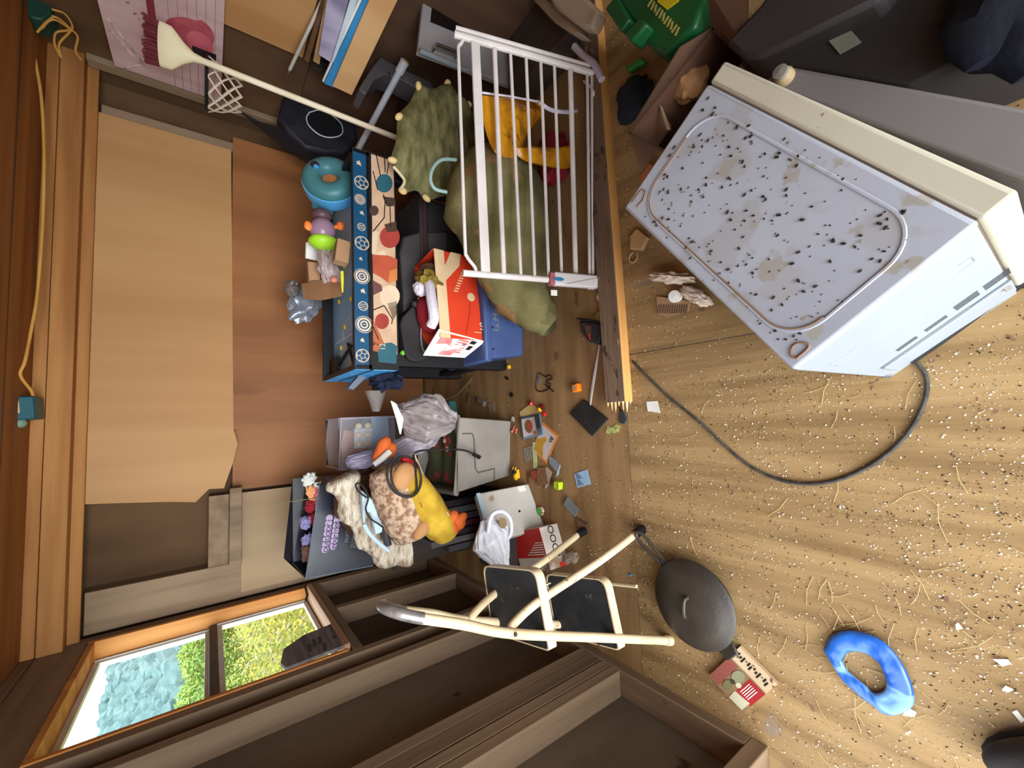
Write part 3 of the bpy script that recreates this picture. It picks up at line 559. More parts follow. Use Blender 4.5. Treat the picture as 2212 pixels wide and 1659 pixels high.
# --- blue bin and first shoebox
t = thing('blue_bin', 'blue plastic bin with faded gold scribble on the floor under the shoebox', 'bin', (.47, 1.75, 0))
m_bb = mat('blue_bin_plastic', (74, 92, 140), (66, 82, 126), .45, bump=.03)
q = MB(); q.hexa([V(p) for p in ((.285, 1.585, 0), (.66, 1.565, 0), (.66, 1.88, 0), (.285, 1.88, 0), (.255, 1.555, .225), (.68, 1.535, .225), (.68, 1.90, .225), (.255, 1.90, .225))]); q.build('tub', m_bb, t, bevel=.012)
MB().bb(.240, .69, 1.535, 1.91, .218, .256).build('lid', m_bb, t, bevel=.010)
for x in (.30, .40, .50): MB().lathe([(0, 0), (.004, 0), (.004, .003)], (x, 1.548, .205), rot('X', 90), 8).build('rivet', m_ink, t)
m_gs = mat('faded_gold', (134, 132, 116), (110, 110, 108), .6, bump=0)
text('G.Moo', (.385, 1.5565, .165), (1, -.05, 0), (0, -.10, 1), .05, m_gs, t)
u_ = V((.985, .10, 0)).normalized(); v_ = V((0, 0, 1)); n_ = V((-.10, .985, 0)).normalized()
A = V((.335, 1.552, .258))
t = thing('shoebox', 'orange and cream shoebox stuffed with clothes standing on the blue bin', 'shoebox', A+u_*.2+n_*.1)
m_or = mat('shoebox_orange', (218, 66, 34), (206, 56, 28), .6, bump=.03); m_crm = mat('shoebox_cream', (226, 196, 154), (212, 180, 138), .65, bump=.03)
W_, D_, H_ = .40, .20, .215
def bx3(a0, a1, b0, b1, c0, c1, mb, mi=0): return mb.hexa([A+u_*a+n_*b+v_*c for c in (c0, c1) for a, b in ((a0, b0), (a1, b0), (a1, b1), (a0, b1))], mi)
q = MB(); bx3(0, W_, 0, .004, 0, H_*.78, q); bx3(0, W_, D_-.004, D_, 0, H_, q); bx3(W_-.004, W_, 0, D_, 0, H_, q); bx3(0, W_, 0, D_, 0, .004, q); q.build('carton', m_or, t, bevel=.001)
q = MB(); bx3(-.001, W_, -.002, .003, H_*.76, H_*.98, q); q.build('cream_band', m_crm, t)
E4 = [py(948, 712, 1.549), py(1048, 738, 1.549), py(1004, 773, 1.625), py(914, 768, 1.625)]
q = MB().slab(E4, (.003, .001, 0)); q.build('end_panel', mat('label_white', (226, 220, 212), (212, 204, 196), .6, bump=.03), t)
fp = lambda a, c, o=.0025: A+u_*a-n_*o+v_*c
MB().slab([fp(.26, H_*.76), fp(.33, H_*.76), fp(.40, H_*.60), fp(.40, H_*.36), fp(.34, H_*.42)], n_*.001).build('cream_wedge', m_crm, t)
q = MB()
for k in range(8): q.slab([fp(.215+.013*k, H_*(.60-.03*k)), fp(.221+.013*k, H_*(.60-.03*k)), fp(.221+.013*k, H_*(.50-.03*k)), fp(.215+.013*k, H_*(.50-.03*k))], n_*.001)
q.build('stripe_print', m_crm, t); MB().slab([fp(.20+.02*math.cos(a), H_*.20+.02*math.sin(a)) for a in [i*PI/8 for i in range(16)]], n_*.001).build('dot_print', m_crm, t)
MB().tube([fp(.19-.0, H_*.22, .001), fp(.13, H_*.26, .001), fp(.10, H_*.30, .001), fp(.02, H_*.40, .001)], .0012, 4).build('crease', mat('crease', (120, 30, 18), bump=0), t)
text('S', fp(.05, H_*.06, .003), -v_, u_, .05, m_crm, t, 'emblem'); MB().slab([fp(.035, H_*.02), fp(.038, H_*.02), fp(.038, H_*.20), fp(.035, H_*.20)], n_*.001).build('emblem_line', m_crm, t)
ep = lambda b, c, o=.002: (E4[1]*(1-b/.2)+E4[2]*(b/.2))*(1-c/.215)+(E4[0]*(1-b/.2)+E4[3]*(b/.2))*(c/.215)-V((.9, .3, 0))*o
q = MB(); q.slab([ep(.03, .19), ep(.10, .19), ep(.085, .15), ep(.10, .125), ep(.03, .14)], u_*.001, 0); q.slab([ep(.12, .14), ep(.18, .15), ep(.18, .09), ep(.12, .08)], u_*.001, 0)
for k in range(6): q.slab([ep(.03+.022*k, .11), ep(.042+.022*k, .11), ep(.042+.022*k, .06-.01*(k % 2)), ep(.03+.022*k, .06)], u_*.001, 0)
q.build('label_print', mat('faded_red', (206, 96, 96), (226, 150, 146), bump=0, vs=20), t, smooth=False)
q = MB(); q.slab([ep(.02, .055), ep(.05, .055), ep(.05, .030), ep(.02, .030)], u_*.001); q.slab([ep(.07, .045), ep(.11, .045), ep(.11, .025), ep(.07, .025)], u_*.001); q.build('label_block', m_ink, t)
text('10', ep(.075, .068, .0035), -n_, v_, .022, m_ink, t)
tp = lambda a, b, c: A+u_*a+n_*b+v_*(H_*c)
t = thing('santa_hat', 'dark red cloth hat with white fluffy trim spilling from the shoebox', 'hat', tp(.12, .1, .9))
MB().blob(tp(.13, .10, .98), (.085, .06, .05), rot('Y', -8), .12, 2, 3, 3).build('cap', mat('dark_red_felt', (142, 28, 40), (112, 20, 30), .9, bump=.1), t)
MB().tube(smoothpath([tp(.05, .02, 1.12), tp(.08, -.006, 1.10), tp(.16, -.008, 1.13), tp(.235, .01, 1.12), tp(.25, .06, 1.12)], 5), .022, 10).build('trim', mat('white_fleece', (226, 218, 226), (202, 192, 204), .95, bump=.4, bs=90), t)
MB().blob(tp(.225, .05, 1.22), (.032, .03, .03), None, .2, 3, 5, 3).build('pompom', mat('white_fleece', (0, 0, 0)), t)
tag(MB().blob(tp(.30, .09, .85), (.07, .07, .07), None, .4, 2.5, 8, 3, fold=True).build('brown_bag', mat('brown_paper_bag', (96, 66, 44), (70, 46, 30), .8, bump=.2)), 'crumpled brown paper in the right side of the shoebox', 'paper')

# --- plush turtle behind the gate
t = thing('plush_turtle', 'large olive green plush turtle with cream claws lying behind the white gate', 'plush toy', (.85, 1.45, 0))
m_pl = mat('olive_plush', (142, 132, 90), (94, 88, 54), .95, vs=5, bump=.6, bs=120, bst=(1, 1, 2.4), spec=.1, spots=[((146, 112, 74), 6, .62, (1, 1, 1))])
m_pl2 = mat('olive_plush_light', (134, 128, 88), (88, 84, 52), .95, vs=12, st=(1, 1, 3), bump=.6, bs=90, spec=.1)
q = MB(); path = smoothpath([(1.06, 1.42, .40), (.96, 1.40, .31), (.84, 1.39, .245), (.72, 1.39, .22), (.60, 1.38, .20), (.50, 1.36, .165), (.42, 1.32, .11), (.365, 1.285, .07)], 4)
rr = [.10, .15, .19, .22, .235, .24, .24, .235, .23, .22, .215, .205, .195, .19, .18, .17, .165, .155, .15, .14, .13, .12, .11, .10, .09, .08, .07, .06, .05]
rr = (rr+[.05]*40)[:len(path)]; q.tube(path, [min(a, p.z-.004) if p.z < .3 else a for a, p in zip(rr, path)], 28)
vs = []
for p in q.v:
    n = noise.fractal(V((p.x*9, p.y*9, p.z*6)), 1, 2, 4); k = max(0, min(1, (.55-p.x)/.1)); vs.append(V((p.x, p.y+n*.012-k*.020*math.sin(p.z*80+p.x*50+3*n), max(.003, p.z+n*.006))))
q.v = [V((p.x, 1.37+(p.y-1.37)*.78, p.z)) for p in vs]; body = q.build('body', m_pl, t, angle=80)
dc = py(930, 300, 1.62); Mp = frame((.95, .30, .10), (-.05, .35, .95))
q = MB().puff(((904, 182), (935, 192), (968, 177), (985, 200), (1012, 224), (1030, 290), (1035, 380), (1000, 425), (960, 424), (921, 432), (900, 412), (872, 415), (868, 380), (846, 346), (856, 300), (860, 250), (884, 222)), 1.62, .075, .016, 7, 3); q.build('shell', m_pl2, t, angle=80)
q = MB()
for k, (x, y) in enumerate(((904, 186), (967, 180), (862, 252), (1012, 226), (848, 346), (870, 412), (921, 428), (990, 430))):
    p = py(x, y, 1.60)
    MB().blob(p, (.020, .013, .016) if k % 2 else (.022, .014, .014), rot('Y', 20*k), .05, 2, k, 2).build('claw', mat('cream_claw', (222, 196, 138), (206, 176, 116), .7, bump=.1), t)
MB().tube(smoothpath([py(x, y, 1.33) for x, y in ((985, 345), (955, 345), (936, 362), (930, 388), (940, 408), (965, 415))], 6), .0065, 8).build('loop', mat('pale_teal_cord', (150, 176, 172), (130, 156, 152), .6, bump=0), t)
MB().tube(smoothpath([py(x, y, 1.50) for x, y in ((850, 360), (866, 378), (874, 392), (866, 408))], 5), .006, 8).build('piping', mat('cream_piping', (206, 188, 146), bump=0), t)
q = MB(); q.blob((1.00, 1.40, .20), (.16, .09, .19), None, .12, 2, 9, 4); q.v = [V((p.x, p.y, max(.003, p.z))) for p in q.v]; q.build('flipper', m_pl, t, angle=80)
tag(MB().blob((1.02, 1.66, .14), (.22, .09, .14), None, .4, 2, 3, 4, fold=True).build('dark_clothes', mat('dark_clothes', (44, 38, 40), (28, 24, 26), .9, bump=.2)), 'heap of dark clothes behind the plush turtle under the table', 'clothes')
t = thing('mustard_bag', 'mustard yellow glossy bag with white drawstring behind the gate bars', 'bag', (1.16, 1.30, .2))
q = MB().puff(((1040, 206), (1100, 212), (1166, 222), (1172, 248), (1140, 290), (1118, 340), (1085, 338), (1064, 322), (1046, 270)), 1.22, .035, .030, 11, 2, rings=16); q.puff(((1108, 322), (1150, 318), (1200, 322), (1244, 318), (1252, 345), (1225, 364), (1180, 358), (1130, 345)), 1.18, .03, .022, 13, 6, rings=14)
q.build('sack', mat('mustard_film', (206, 140, 24), (150, 90, 16), .22, vs=6, bump=.35, bs=16, spec=.6), t, angle=22)
MB().tube(smoothpath([py(x, y, 1.15) for x, y in ((1165, 220), (1180, 232), (1200, 240), (1232, 242), (1250, 238))], 5), [.008]*26, 8).build('drawstring', mat('white_tape', (226, 216, 226), (206, 196, 210), .6, bump=.1), t)
MB().tube([py(1040, 200, 1.20), py(1100, 208, 1.2), py(1165, 220, 1.17)], .004, 6).build('drawstring', mat('white_tape', (0, 0, 0)), t)
q = MB()
for x, y in ((1105, 275), (1098, 285), (1112, 295), (1106, 305), (1118, 290)): q.tube([py(x, y, 1.168), py(x+4, y+14, 1.166)], .0016, 4)
q.build('bag_print', m_ink, t)
tag(MB().blob((1.10, 1.25, .055), (.12, .08, .055), None, .3, 2, 3, 3).build('maroon_cloth', mat('deep_red_cloth', (132, 24, 34), (100, 18, 26), .9, bump=.1)), 'deep red cloth on the floor below the mustard bag', 'cloth')

# --- baby gate lying on its side
t = thing('baby_gate', 'white metal baby gate tipped on its side along the lumber', 'baby gate', (.95, 1.1, 0))
gl = lambda x, y, s: None
TL, TR_, BL, BR = py(1003, 590, 1.2), py(985, 75, 1.2), pz(1285, 612, .03), pz(1288, 160, .03)
def gp(a, b): return (TL*(1-b)+BL*b)*(1-a)+(TR_*(1-b)+BR*b)*a         # a: left to right, b: top to bottom
gn = (TR_-TL).cross(BL-TL).normalized()
if gn.y > 0: gn = -gn
def bar(name, a0, b0, a1, b1, r, flat=None, parent=None):
    if flat:
        p0, p1 = gp(a0, b0), gp(a1, b1); d = (p1-p0).normalized(); e = gn.cross(d).normalized()
        q = MB().hexa([p0-e*flat/2-gn*.006, p0+e*flat/2-gn*.006, p0+e*flat/2+gn*.006, p0-e*flat/2+gn*.006, p1-e*flat/2-gn*.006, p1+e*flat/2-gn*.006, p1+e*flat/2+gn*.006, p1-e*flat/2+gn*.006])
        return q.build(name, m_gate, t, bevel=.003)
    return MB().tube([gp(a0, b0), gp(a1, b1)], r, 10).build(name, m_gate, t)
bar('post', 0, -.01, 0, .99, .0115); bar('post', 1, -.01, 1, .98, .0125); bar('post', 1.03, 0, 1.03, .95, .008)
bar('flat_rail', .01, .145, .99, .125, 0, .034)
for b0, b1, r in ((.275, .255, .009), (.40, .365, .0062), (.505, .475, .0062), (.615, .58, .0062), (.72, .68, .0062), (.835, .80, .010)): bar('bar', .01, b0, .985, b1, r)
for b0, b1, r in ((.955, .93, .006), (.985, .965, .006), (1.04, 1.02, .007)): bar('lower_rail', -.03, b0, .99, b1, r)
MB().tube(smoothpath([gp(.985, .045), gp(.965, .03), gp(.95, .015), gp(.90, .012), gp(.5, .012), gp(.12, .012), gp(.07, .02), gp(.03, .07), gp(.01, .08)], 5), .0062, 8).build('swing_rod', m_gate, t)
MB().tube(smoothpath([pz(1262, 175, .05), pz(1280, 195, .05), pz(1288, 240, .03), pz(1300, 420, .02), pz(1308, 560, .02), pz(1306, 612, .015), pz(1292, 640, .012), pz(1298, 652, .012)], 5), .0055, 8).build('hinge_rod', m_gate, t)
p = pz(1301, 642, .012); MB().box(p, (.035, .012, .012), rot('Z', 40)).build('foot', m_gate, t, bevel=.002)
lk = (gp(0, .66)+gp(0, .99))/2+gn*.012; Ml = frame(gp(0, .99)-gp(0, .66), gp(1, .8)-gp(0, .8))
lock = MB().box(lk, (.20*1.0, .05, .030), Ml).build('lock', mat('lock_white', (216, 208, 206), (204, 194, 192), .4, bump=0), t, bevel=.007, seg=3)
fp_ = lambda a, b: lk+Ml @ V((a, b, 0)) + (Ml @ V((0, 0, 1)))*(.0165 if (Ml @ V((0, 0, 1))).dot(gn) > 0 else -.0165)
MB().slab([fp_(-.085+.02*0+.0, -.004+.012*0)+Ml @ V((.022*math.cos(a), .007*math.sin(a), 0)) for a in [i*PI/10 for i in range(20)]], gn*.0006).build('brand_oval', mat('oval_blue', (50, 130, 180), bump=0), lock)
sd = 1 if (Ml @ V((0, 0, 1))).dot(gn) > 0 else -1
MB().slab([fp_(-.06, -.022), fp_(.085, .012), fp_(.085, -.02)], gn*.002).build('lever', mat('lock_white', (0, 0, 0)), lock)
MB().box(gp(0, .635)+gn*.008, (.030, .046, .032), Ml).build('latch', mat('pink_latch', (176, 104, 110), (156, 86, 94), .5, bump=0), t, bevel=.004)
MB().slab([gp(-.045, .63), gp(-.07, .63), gp(-.07, .68), gp(-.045, .68)], gn*.001).build('tag', m_paper, t)
tag(MB().tube(smoothpath([pz(1240, 100, .09), pz(1262, 122, .07), pz(1285, 140, .06), pz(1300, 172, .05)], 5), .014, 8).build('white_strap', mat('white_tape2', (196, 186, 196), (170, 160, 172), .6, bump=.1)), 'crumpled white strap at the far end of the gate', 'strap')

# --- lumber on the floor
t = thing('lumber', 'long dirty two-by-four lying across the floor with a splintered end', 'lumber', (.85, .99, 0))
m_lum = mat('dirty_lumber', (122, 98, 78), (92, 72, 56), .9, vs=1, st=(1.5, 16, 16), bump=.3, bs=5, spots=[((70, 54, 42), 30, .62, (.5, 1, 1)), ((160, 150, 140), 24, .66, (.4, 1, 1)), ((66, 72, 84), 4, .70, (1, 1, 1))])
m_edge = wood('fresh_lumber_edge', (222, 164, 96), (198, 138, 74), 0, 1, .6, K)
q = MB(); L0, L1 = V((.03, .955, 0)), V((1.78, .985, 0)); wv = V((-.02, 1, 0))*.088
q.hexa([L0, L1, L1+wv, L0+wv]+[p+V((0, 0, .045)) for p in (L0, L1, L1+wv, L0+wv)]); q.build('beam', m_lum, t, bevel=.002)
q = MB(); f0, f1 = L0+V((-.0, -.0015, .001)), L1+V((0, -.0015, .001)); q.hexa([f0, f1, f1+V((0, .002, 0)), f0+V((0, .002, 0))]+[p+V((0, 0, .043)) for p in (f0, f1, f1+V((0, .002, 0)), f0+V((0, .002, 0)))]); q.build('clean_edge', m_edge, t)
q = MB()
for k in range(16):
    y = .957+.086*k/15; z0 = .002+.028*(k % 3)/2; ln = .01+.035*random.random(); q.add([(.035, y-.004, z0), (.035, y+.004, z0), (.035, y, z0+.014), (.03-ln, y+.004*random.random(), z0+.006)], [(0, 1, 3), (1, 2, 3), (2, 0, 3)])
q.build('splinters', wood('splintered_wood', (224, 182, 128), (196, 150, 96), 0), t, smooth=False)

# ------------------------------------------------------------------ left middle pile
t = thing('storage_bin', 'grey storage bin full of floral wrap standing on the floor', 'bin', (-.2, 1.95, 0))
m_gb = mat('bin_grey', (140, 132, 124), (126, 118, 110), .5, bump=.03)
B0 = [V(p) for p in ((-.035, 1.715, 0), (-.315, 1.745, 0), (-.33, 2.15, 0), (-.02, 2.12, 0))]; B1 = [V(p) for p in ((-.005, 1.70, .315), (-.355, 1.735, .315), (-.375, 2.19, .315), (.015, 2.16, .315))]
cB = sum(B0, V())/4; inn = lambda p, k: cB+(V((p.x, p.y, 0))-cB)*k+V((0, 0, p.z))
q = MB()
for i in range(4):
    j = (i+1) % 4; q.hexa([B0[i], B0[j], inn(B0[j], .95), inn(B0[i], .95), B1[i], B1[j], inn(B1[j], .96), inn(B1[i], .96)])
q.hexa(B0+[p+V((0, 0, .01)) for p in B0]); q.build('tub', m_gb, t, bevel=.008)
MB().tube([p+(p-cB).normalized()*.006 for p in B1], .014, 8, closed=True).build('rim', m_gb, t)
fr_ = lambda a, z: (B0[0]*(1-a)+B0[1]*a)*(1-z/.315)+(B1[0]*(1-a)+B1[1]*a)*(z/.315)-V((-.1, 1, 0))*.003
MB().tube([fr_(.22, .29), fr_(.22, .235), fr_(.30, .225), fr_(.72, .215), fr_(.80, .20), fr_(.80, .10), fr_(.98, .10)], .0035, 6).build('moulding', mat('bin_shadow', (96, 90, 84), bump=0), t)
m_wrap = mat('floral_wrap', (92, 98, 66), (76, 80, 54), .5, vs=4, bump=.2, bs=10, spots=[((176, 66, 60), 9, .60, (1, 1, 1))])
q = MB().grid(lambda a, b: (B1[0]*(1-a)*(1-b)+B1[1]*a*(1-b)+B1[2]*a*b+B1[3]*(1-a)*b)*.94+cB*.06+V((0, 0, -.03+.03*noise.noise(V((a*4, b*4, 1))))), 14, 14)
wr_ = q.build('floral_wrap', m_wrap, loc=cB+V((0, 0, .28)), solid=.004); tag(wr_, 'green floral wrapping sheet filling the grey storage bin', 'wrap')
fl_m = [mat('fl_cream', (222, 200, 170), bump=0), mat('fl_red', (190, 60, 60), bump=0), mat('fl_orange', (214, 140, 60), bump=0)]
for k in range(12):
    a, b = .1+.8*((k*.381) % 1), .06+.5*((k*.618) % 1); p = (B1[0]*(1-a)*(1-b)+B1[1]*a*(1-b)+B1[2]*a*b+B1[3]*(1-a)*b)*.94+cB*.06
    MB().blob(p+V((0, 0, -.024+.03*noise.noise(V((a*4, b*4, 1))))), (.014, .014, .006), None, .1, 2, k, 2).build('flower_print', fl_m[k % 3], wr_)
t = thing('clear_box', 'clear plastic storage box holding papers and an egg tray by the wall', 'box', (-.11, 2.25, .46))
m_clr = mat('clear_plastic', (206, 204, 214), (190, 188, 200), .18, bump=0, alpha=.14, spec=.6)
x0, x1, y0, y1, z0, z1 = -.235, .012, 2.12, 2.40, .46, .735
q = MB(); 
for a in ((x0, x0+.003, y0, y1, z0, z1), (x1-.003, x1, y0, y1, z0, z1), (x0, x1, y0, y0+.003, z0, z1), (x0, x1, y1-.003, y1, z0, z1), (x0, x1, y0, y1, z0, z0+.003)): q.bb(*a)
q.build('box_body', m_clr, t)
MB().tube([(x0, y0, z1), (x1, y0, z1), (x1, y1, z1), (x0, y1, z1)], .007, 8, closed=True).tube([(x0, y0, z1), (x0, y0, z0)], .005, 6).tube([(x1, y0, z1), (x1, y0, z0)], .005, 6).build('box_rim', mat('frosted_rim', (170, 164, 176), (150, 144, 158), .3, bump=0), t)
cbox('egg_tray', 'cream egg tray standing inside the clear storage box', 'tray', (-.09, 2.155, .615), (.10, .02, .09), None, mat('tray_film', (190, 196, 204), (176, 182, 190), .4, bump=0))
q = MB()
for i in range(2):
    for j in range(3): q.blob((-.12+.045*j, 2.140, .595+.045*i), (.017, .012, .018), None, 0, 1, 1, 2)
tag(q.build('eggs', mat('egg_cream', (222, 206, 164), (206, 188, 144), .5, bump=0)), 'pale cream egg shapes pressed into the tray in the clear box', 'eggs', kind='stuff')
cbox('photo_card', 'red and brown picture card leaning in the back of the clear box', 'card', (-.13, 2.25, .62), (.14, .01, .16), rot('Y', 12), mat('photo_brown', (164, 96, 66), (206, 150, 110), .5, vs=12, bump=0))
cbox('blue_carton', 'light blue carton in the lower part of the clear box', 'carton', (-.09, 2.26, .52), (.20, .18, .09), rot('Z', 6), mat('light_blue_card', (150, 176, 200), (132, 158, 184), .6, bump=0))
cbox('support_tote', 'dark tote under the clear box against the wall', 'tote', (-.12, 2.40, .228), (.27, .24, .455), None, mat('support_brown', (70, 56, 48), (58, 46, 40), .7, bump=.04), .012)

def draped(name, label, mt, pts, th=.004, sub=5):
    q = MB(); q.grid(pts, 26, 26); o = q.build(name, mt, solid=th); return tag(o, label, 'plastic bag')
def bagsurf(cs, amp, sd):                     # bilinear patch with sharp folds, cs = 4 corners
    def f(a, b):
        p = cs[0]*(1-a)*(1-b)+cs[1]*a*(1-b)+cs[2]*a*b+cs[3]*(1-a)*b
        n = abs(noise.noise(V((a*5+sd, b*2.2, sd)))) - .25 + .5*abs(noise.noise(V((a*11, b*6+sd, 2)))); bul = math.sin(PI*a)*math.sin(PI*b)
        return p+V((amp*.3*n, -amp*(n+bul*1.2), amp*n*.8+bul*amp*.6))
    return f
def sheetbag(name, label, m, rows, cat='plastic bag', fold=.012, sd=0, nu=54, nv=84):
    # rows: rings of (centre, half width along u, half depth), lofted with running pleats
    cs = [V(r[0]) for r in rows]; q = MB(); vs = []
    for i in range(nu+1):
        f = i/nu*(len(rows)-1); k = min(int(f), len(rows)-2); g = f-k
        c = cs[k].lerp(cs[k+1], g); w = rows[k][1]*(1-g)+rows[k+1][1]*g; d = rows[k][2]*(1-g)+rows[k+1][2]*g
        ax = (cs[-1]-cs[0]).normalized(); uu = ax.cross(V((0, 1, 0))).normalized(); vv = ax.cross(uu)
        for j in range(nv):
            a = 2*PI*j/nv; n = noise.noise(V((math.cos(a)*2.6+sd, math.sin(a)*2.6, f*.55)))+.6*noise.noise(V((math.cos(a)*6+sd, math.sin(a)*6, f*.9+3)))+.45*noise.noise(V((math.cos(a)*15+sd, math.sin(a)*15, f*2.2)))
            vs.append(c+uu*(w+fold*n)*math.cos(a)+vv*(d+fold*n)*math.sin(a))
    q.add(vs, [(i*nv+j, i*nv+(j+1) % nv, (i+1)*nv+(j+1) % nv, (i+1)*nv+j) for i in range(nu) for j in range(nv)])
    q.add([cs[0], cs[-1]], []); m0 = len(q.v)-2
    q.f += [(m0, (j+1) % nv, j) for j in range(nv)]+[(m0+1, nu*nv+j, nu*nv+(j+1) % nv) for j in range(nv)]; q.m += [0]*(2*nv)
    return tag(q.build(name, m, angle=75), label, cat)
sheetbag('grey_bag', 'thin greyish plastic bag draped over the left corner of the storage bin', m_bagc, [(py(856, 880, 1.83), .012, .01), (py(870, 892, 1.80), .045, .05), (py(900, 898, 1.77), .10, .07), (py(935, 905, 1.72), .105, .06), (py(968, 912, 1.70), .05, .02), (py(985, 915, 1.695), .02, .01)], fold=.024, sd=2)
sheetbag('clear_bag', 'hazy clear plastic film stretched above the floral wrap', mat('hazy_film', (170, 160, 172), (140, 130, 144), .25, alpha=.55, bump=.2, spec=.6), [(py(962, 925, 1.74), .01, .01), (py(930, 948, 1.76), .04, .012), (py(885, 962, 1.80), .05, .02), (py(840, 985, 1.88), .045, .02), (py(815, 995, 1.92), .02, .01)], fold=.010, sd=5)
sheetbag('lilac_bag', 'lilac tinted plastic bag bulging in front of the clear box', mat('lilac_film', (176, 170, 196), (146, 140, 170), .3, alpha=.85, bump=.2, spec=.6), [(py(748, 1002, 1.99), .012, .012), (py(757, 1000, 1.98), .032, .03), (py(785, 996, 1.97), .04, .035), (py(812, 985, 1.95), .03, .02), (py(826, 975, 1.94), .01, .01)], fold=.006, sd=9)
tag(MB().slab([py(x, y, 1.70) for x, y in ((846, 866), (856, 872), (872, 905), (866, 938), (858, 905))], (0, .006, .003)).build('white_scrap', m_paper), 'torn white label hanging from the grey plastic bag', 'scrap')

# big plush duck and bear
m_yp = mat('yellow_plush', (206, 170, 56), (170, 134, 34), .9, vs=14, bump=.35, bs=60)
m_of = mat('orange_felt', (226, 112, 50), (198, 88, 36), .85, bump=.2, bs=60)
t = thing('plush_duck', 'yellow plush duck with orange feet slumped on the pile', 'plush toy', (-.4, 1.75, .3))
Yd = 1.63
pth = smoothpath([py(x, y, Yd) for x, y in ((878, 1020), (900, 1062), (930, 1110), (955, 1145), (962, 1166))], 5)
q = MB().tube(pth, [.022+.05*math.sin(PI*min(1, .12+.80*i/(len(pth)-1)))**.8 for i in range(len(pth))], 20)
q.v = [p+V((0, noise.noise(p*28)*.008, noise.noise(p*24+V((5, 0, 0)))*.008)) for p in q.v]; q.build('body', m_yp, t, angle=80)
q = MB()
for k, (a, b, r) in enumerate((((968, 1130), (985, 1106), .022), ((976, 1140), (1006, 1110), .020), ((962, 1128), (985, 1150), .026), ((985, 1140), (1000, 1124), .022))):
    q.tube(smoothpath([py(*a, Yd-.02), (py(*a, Yd-.03)+py(*b, Yd-.03))/2, py(*b, Yd-.02)], 4), [r*.8, r*.95, r, r*1.05, r*1.1, r*1.1, r, r*.85, r*.4], 14)
q.build('foot', m_of, t, angle=80)
q = MB()
for a, b, r in (((818, 985), (838, 945), .026), ((838, 985), (850, 958), .022), ((812, 996), (830, 960), .022)): q.tube(smoothpath([py(*a, 1.80), (py(*a, 1.79)+py(*b, 1.79))/2, py(*b, 1.80)], 4), [r*.8, r, r*1.05, r*1.1, r*1.15, r*1.15, r, r*.8, r*.4], 14)
q.build('foot', m_of, t, angle=80)
MB().tube([py(808, 1004, 1.76), py(826, 990, 1.75), py(842, 975, 1.75)], [.012, .014, .014], 10).build('white_label', m_paper, t)
MB().bb(-.0, .0, 0, 0, 0, 0) if 0 else None
MB().slab([py(x, y, 1.58) for x, y in ((952, 1122), (970, 1114), (966, 1106), (950, 1112))], (0, .003, .002)).build('care_label', m_paper, t)
MB().tube([py(908, 1086, 1.565), py(912, 1096, 1.565)], .002, 5).build('red_thread', m_red, t)
t = thing('plush_dog', 'brown and cream fuzzy plush dog lying beside the yellow duck', 'plush toy', (-.45, 1.8, .4))
m_br = mat('brown_fur', (200, 172, 146), (140, 104, 78), .95, vs=48, st=(1, 1, 1), bump=.8, bs=70, lo=.42, hi=.6)
m_tan = mat('tan_felt', (190, 142, 96), (170, 122, 78), .9, bump=.15)
q = MB(); pth = smoothpath([py(x, y, 1.68) for x, y in ((838, 1010), (848, 1040), (866, 1085), (880, 1130), (888, 1160))], 5)
q.tube(pth, [.045+.055*math.sin(PI*min(1, .15+.72*i/(len(pth)-1))) for i in range(len(pth))], 22); q.v = [p+V((noise.noise(p*40)*.007, noise.noise(p*36)*.010, noise.noise(p*44)*.008)) for p in q.v]
q.build('body', m_br, t, angle=80)
MB().blob(py(872, 1030, 1.60), (.06, .03, .045), rot('Y', 30), .1, 2, 3, 3).build('muzzle', m_tan, t); MB().blob(py(912, 1140, 1.60), (.05, .03, .03), rot('Y', 40), .1, 2, 4, 3).build('paw', m_tan, t)
t_ = MB(); pth = smoothpath([py(x, y, 1.86) for x, y in ((738, 1030), (752, 1062), (775, 1110), (800, 1150), (822, 1180), (850, 1195), (880, 1188))], 5)
t_.tube(pth, [.062+.012*math.sin(i*.9) for i in range(len(pth))], 16); t_.v = [p+V((noise.noise(p*40)*.010, noise.noise(p*36)*.010, noise.noise(p*44)*.010)) for p in t_.v]
tag(t_.build('fleece_blanket', mat('cream_fleece', (228, 216, 194), (150, 116, 88), .95, vs=22, st=(1, 1, 3.2), bump=.9, bs=60, lo=.42, hi=.7), angle=80), 'cream and brown streaked fleece blanket rolled on top of the pile', 'blanket')
tag(MB().blob(py(790, 1075, 2.02), (.15, .07, .13), rot('Y', 35), .25, 2, 6, 4).build('brown_blanket', mat('brown_blanket', (92, 64, 46), (66, 44, 32), .95, bump=.5)), 'dark brown blanket bundled under the cream fleece', 'blanket')
# controller with cable
t = thing('massager', 'pale blue plastic appliance with long grip lying on the fleece blanket', 'appliance', (-.5, 1.72, .55))
m_pb = mat('pale_blue_plastic', (196, 216, 226), (176, 198, 212), .3, bump=0)
Ym = 1.70
q = MB(); q.slab([py(x, y, Ym) for x, y in ((782, 1060), (795, 1072), (806, 1080), (822, 1096), (828, 1130), (826, 1150), (812, 1155), (805, 1120), (800, 1108), (790, 1105), (788, 1140), (784, 1120))], (0, .03, 0)); q.build('casing', m_pb, t, bevel=.004)
MB().tube(smoothpath([py(x, y, Ym) for x, y in ((786, 1132), (800, 1155), (822, 1176), (840, 1190))], 5), [.008]*16, 10).build('grip', m_pb, t)
MB().tube(smoothpath([py(x, y, Ym+.02) for x, y in ((834, 1080), (832, 1110), (832, 1150), (838, 1178))], 5), .016, 12).build('dark_grip', mat('grip_dark', (62, 58, 60), (46, 42, 44), .6, bump=.05), t)
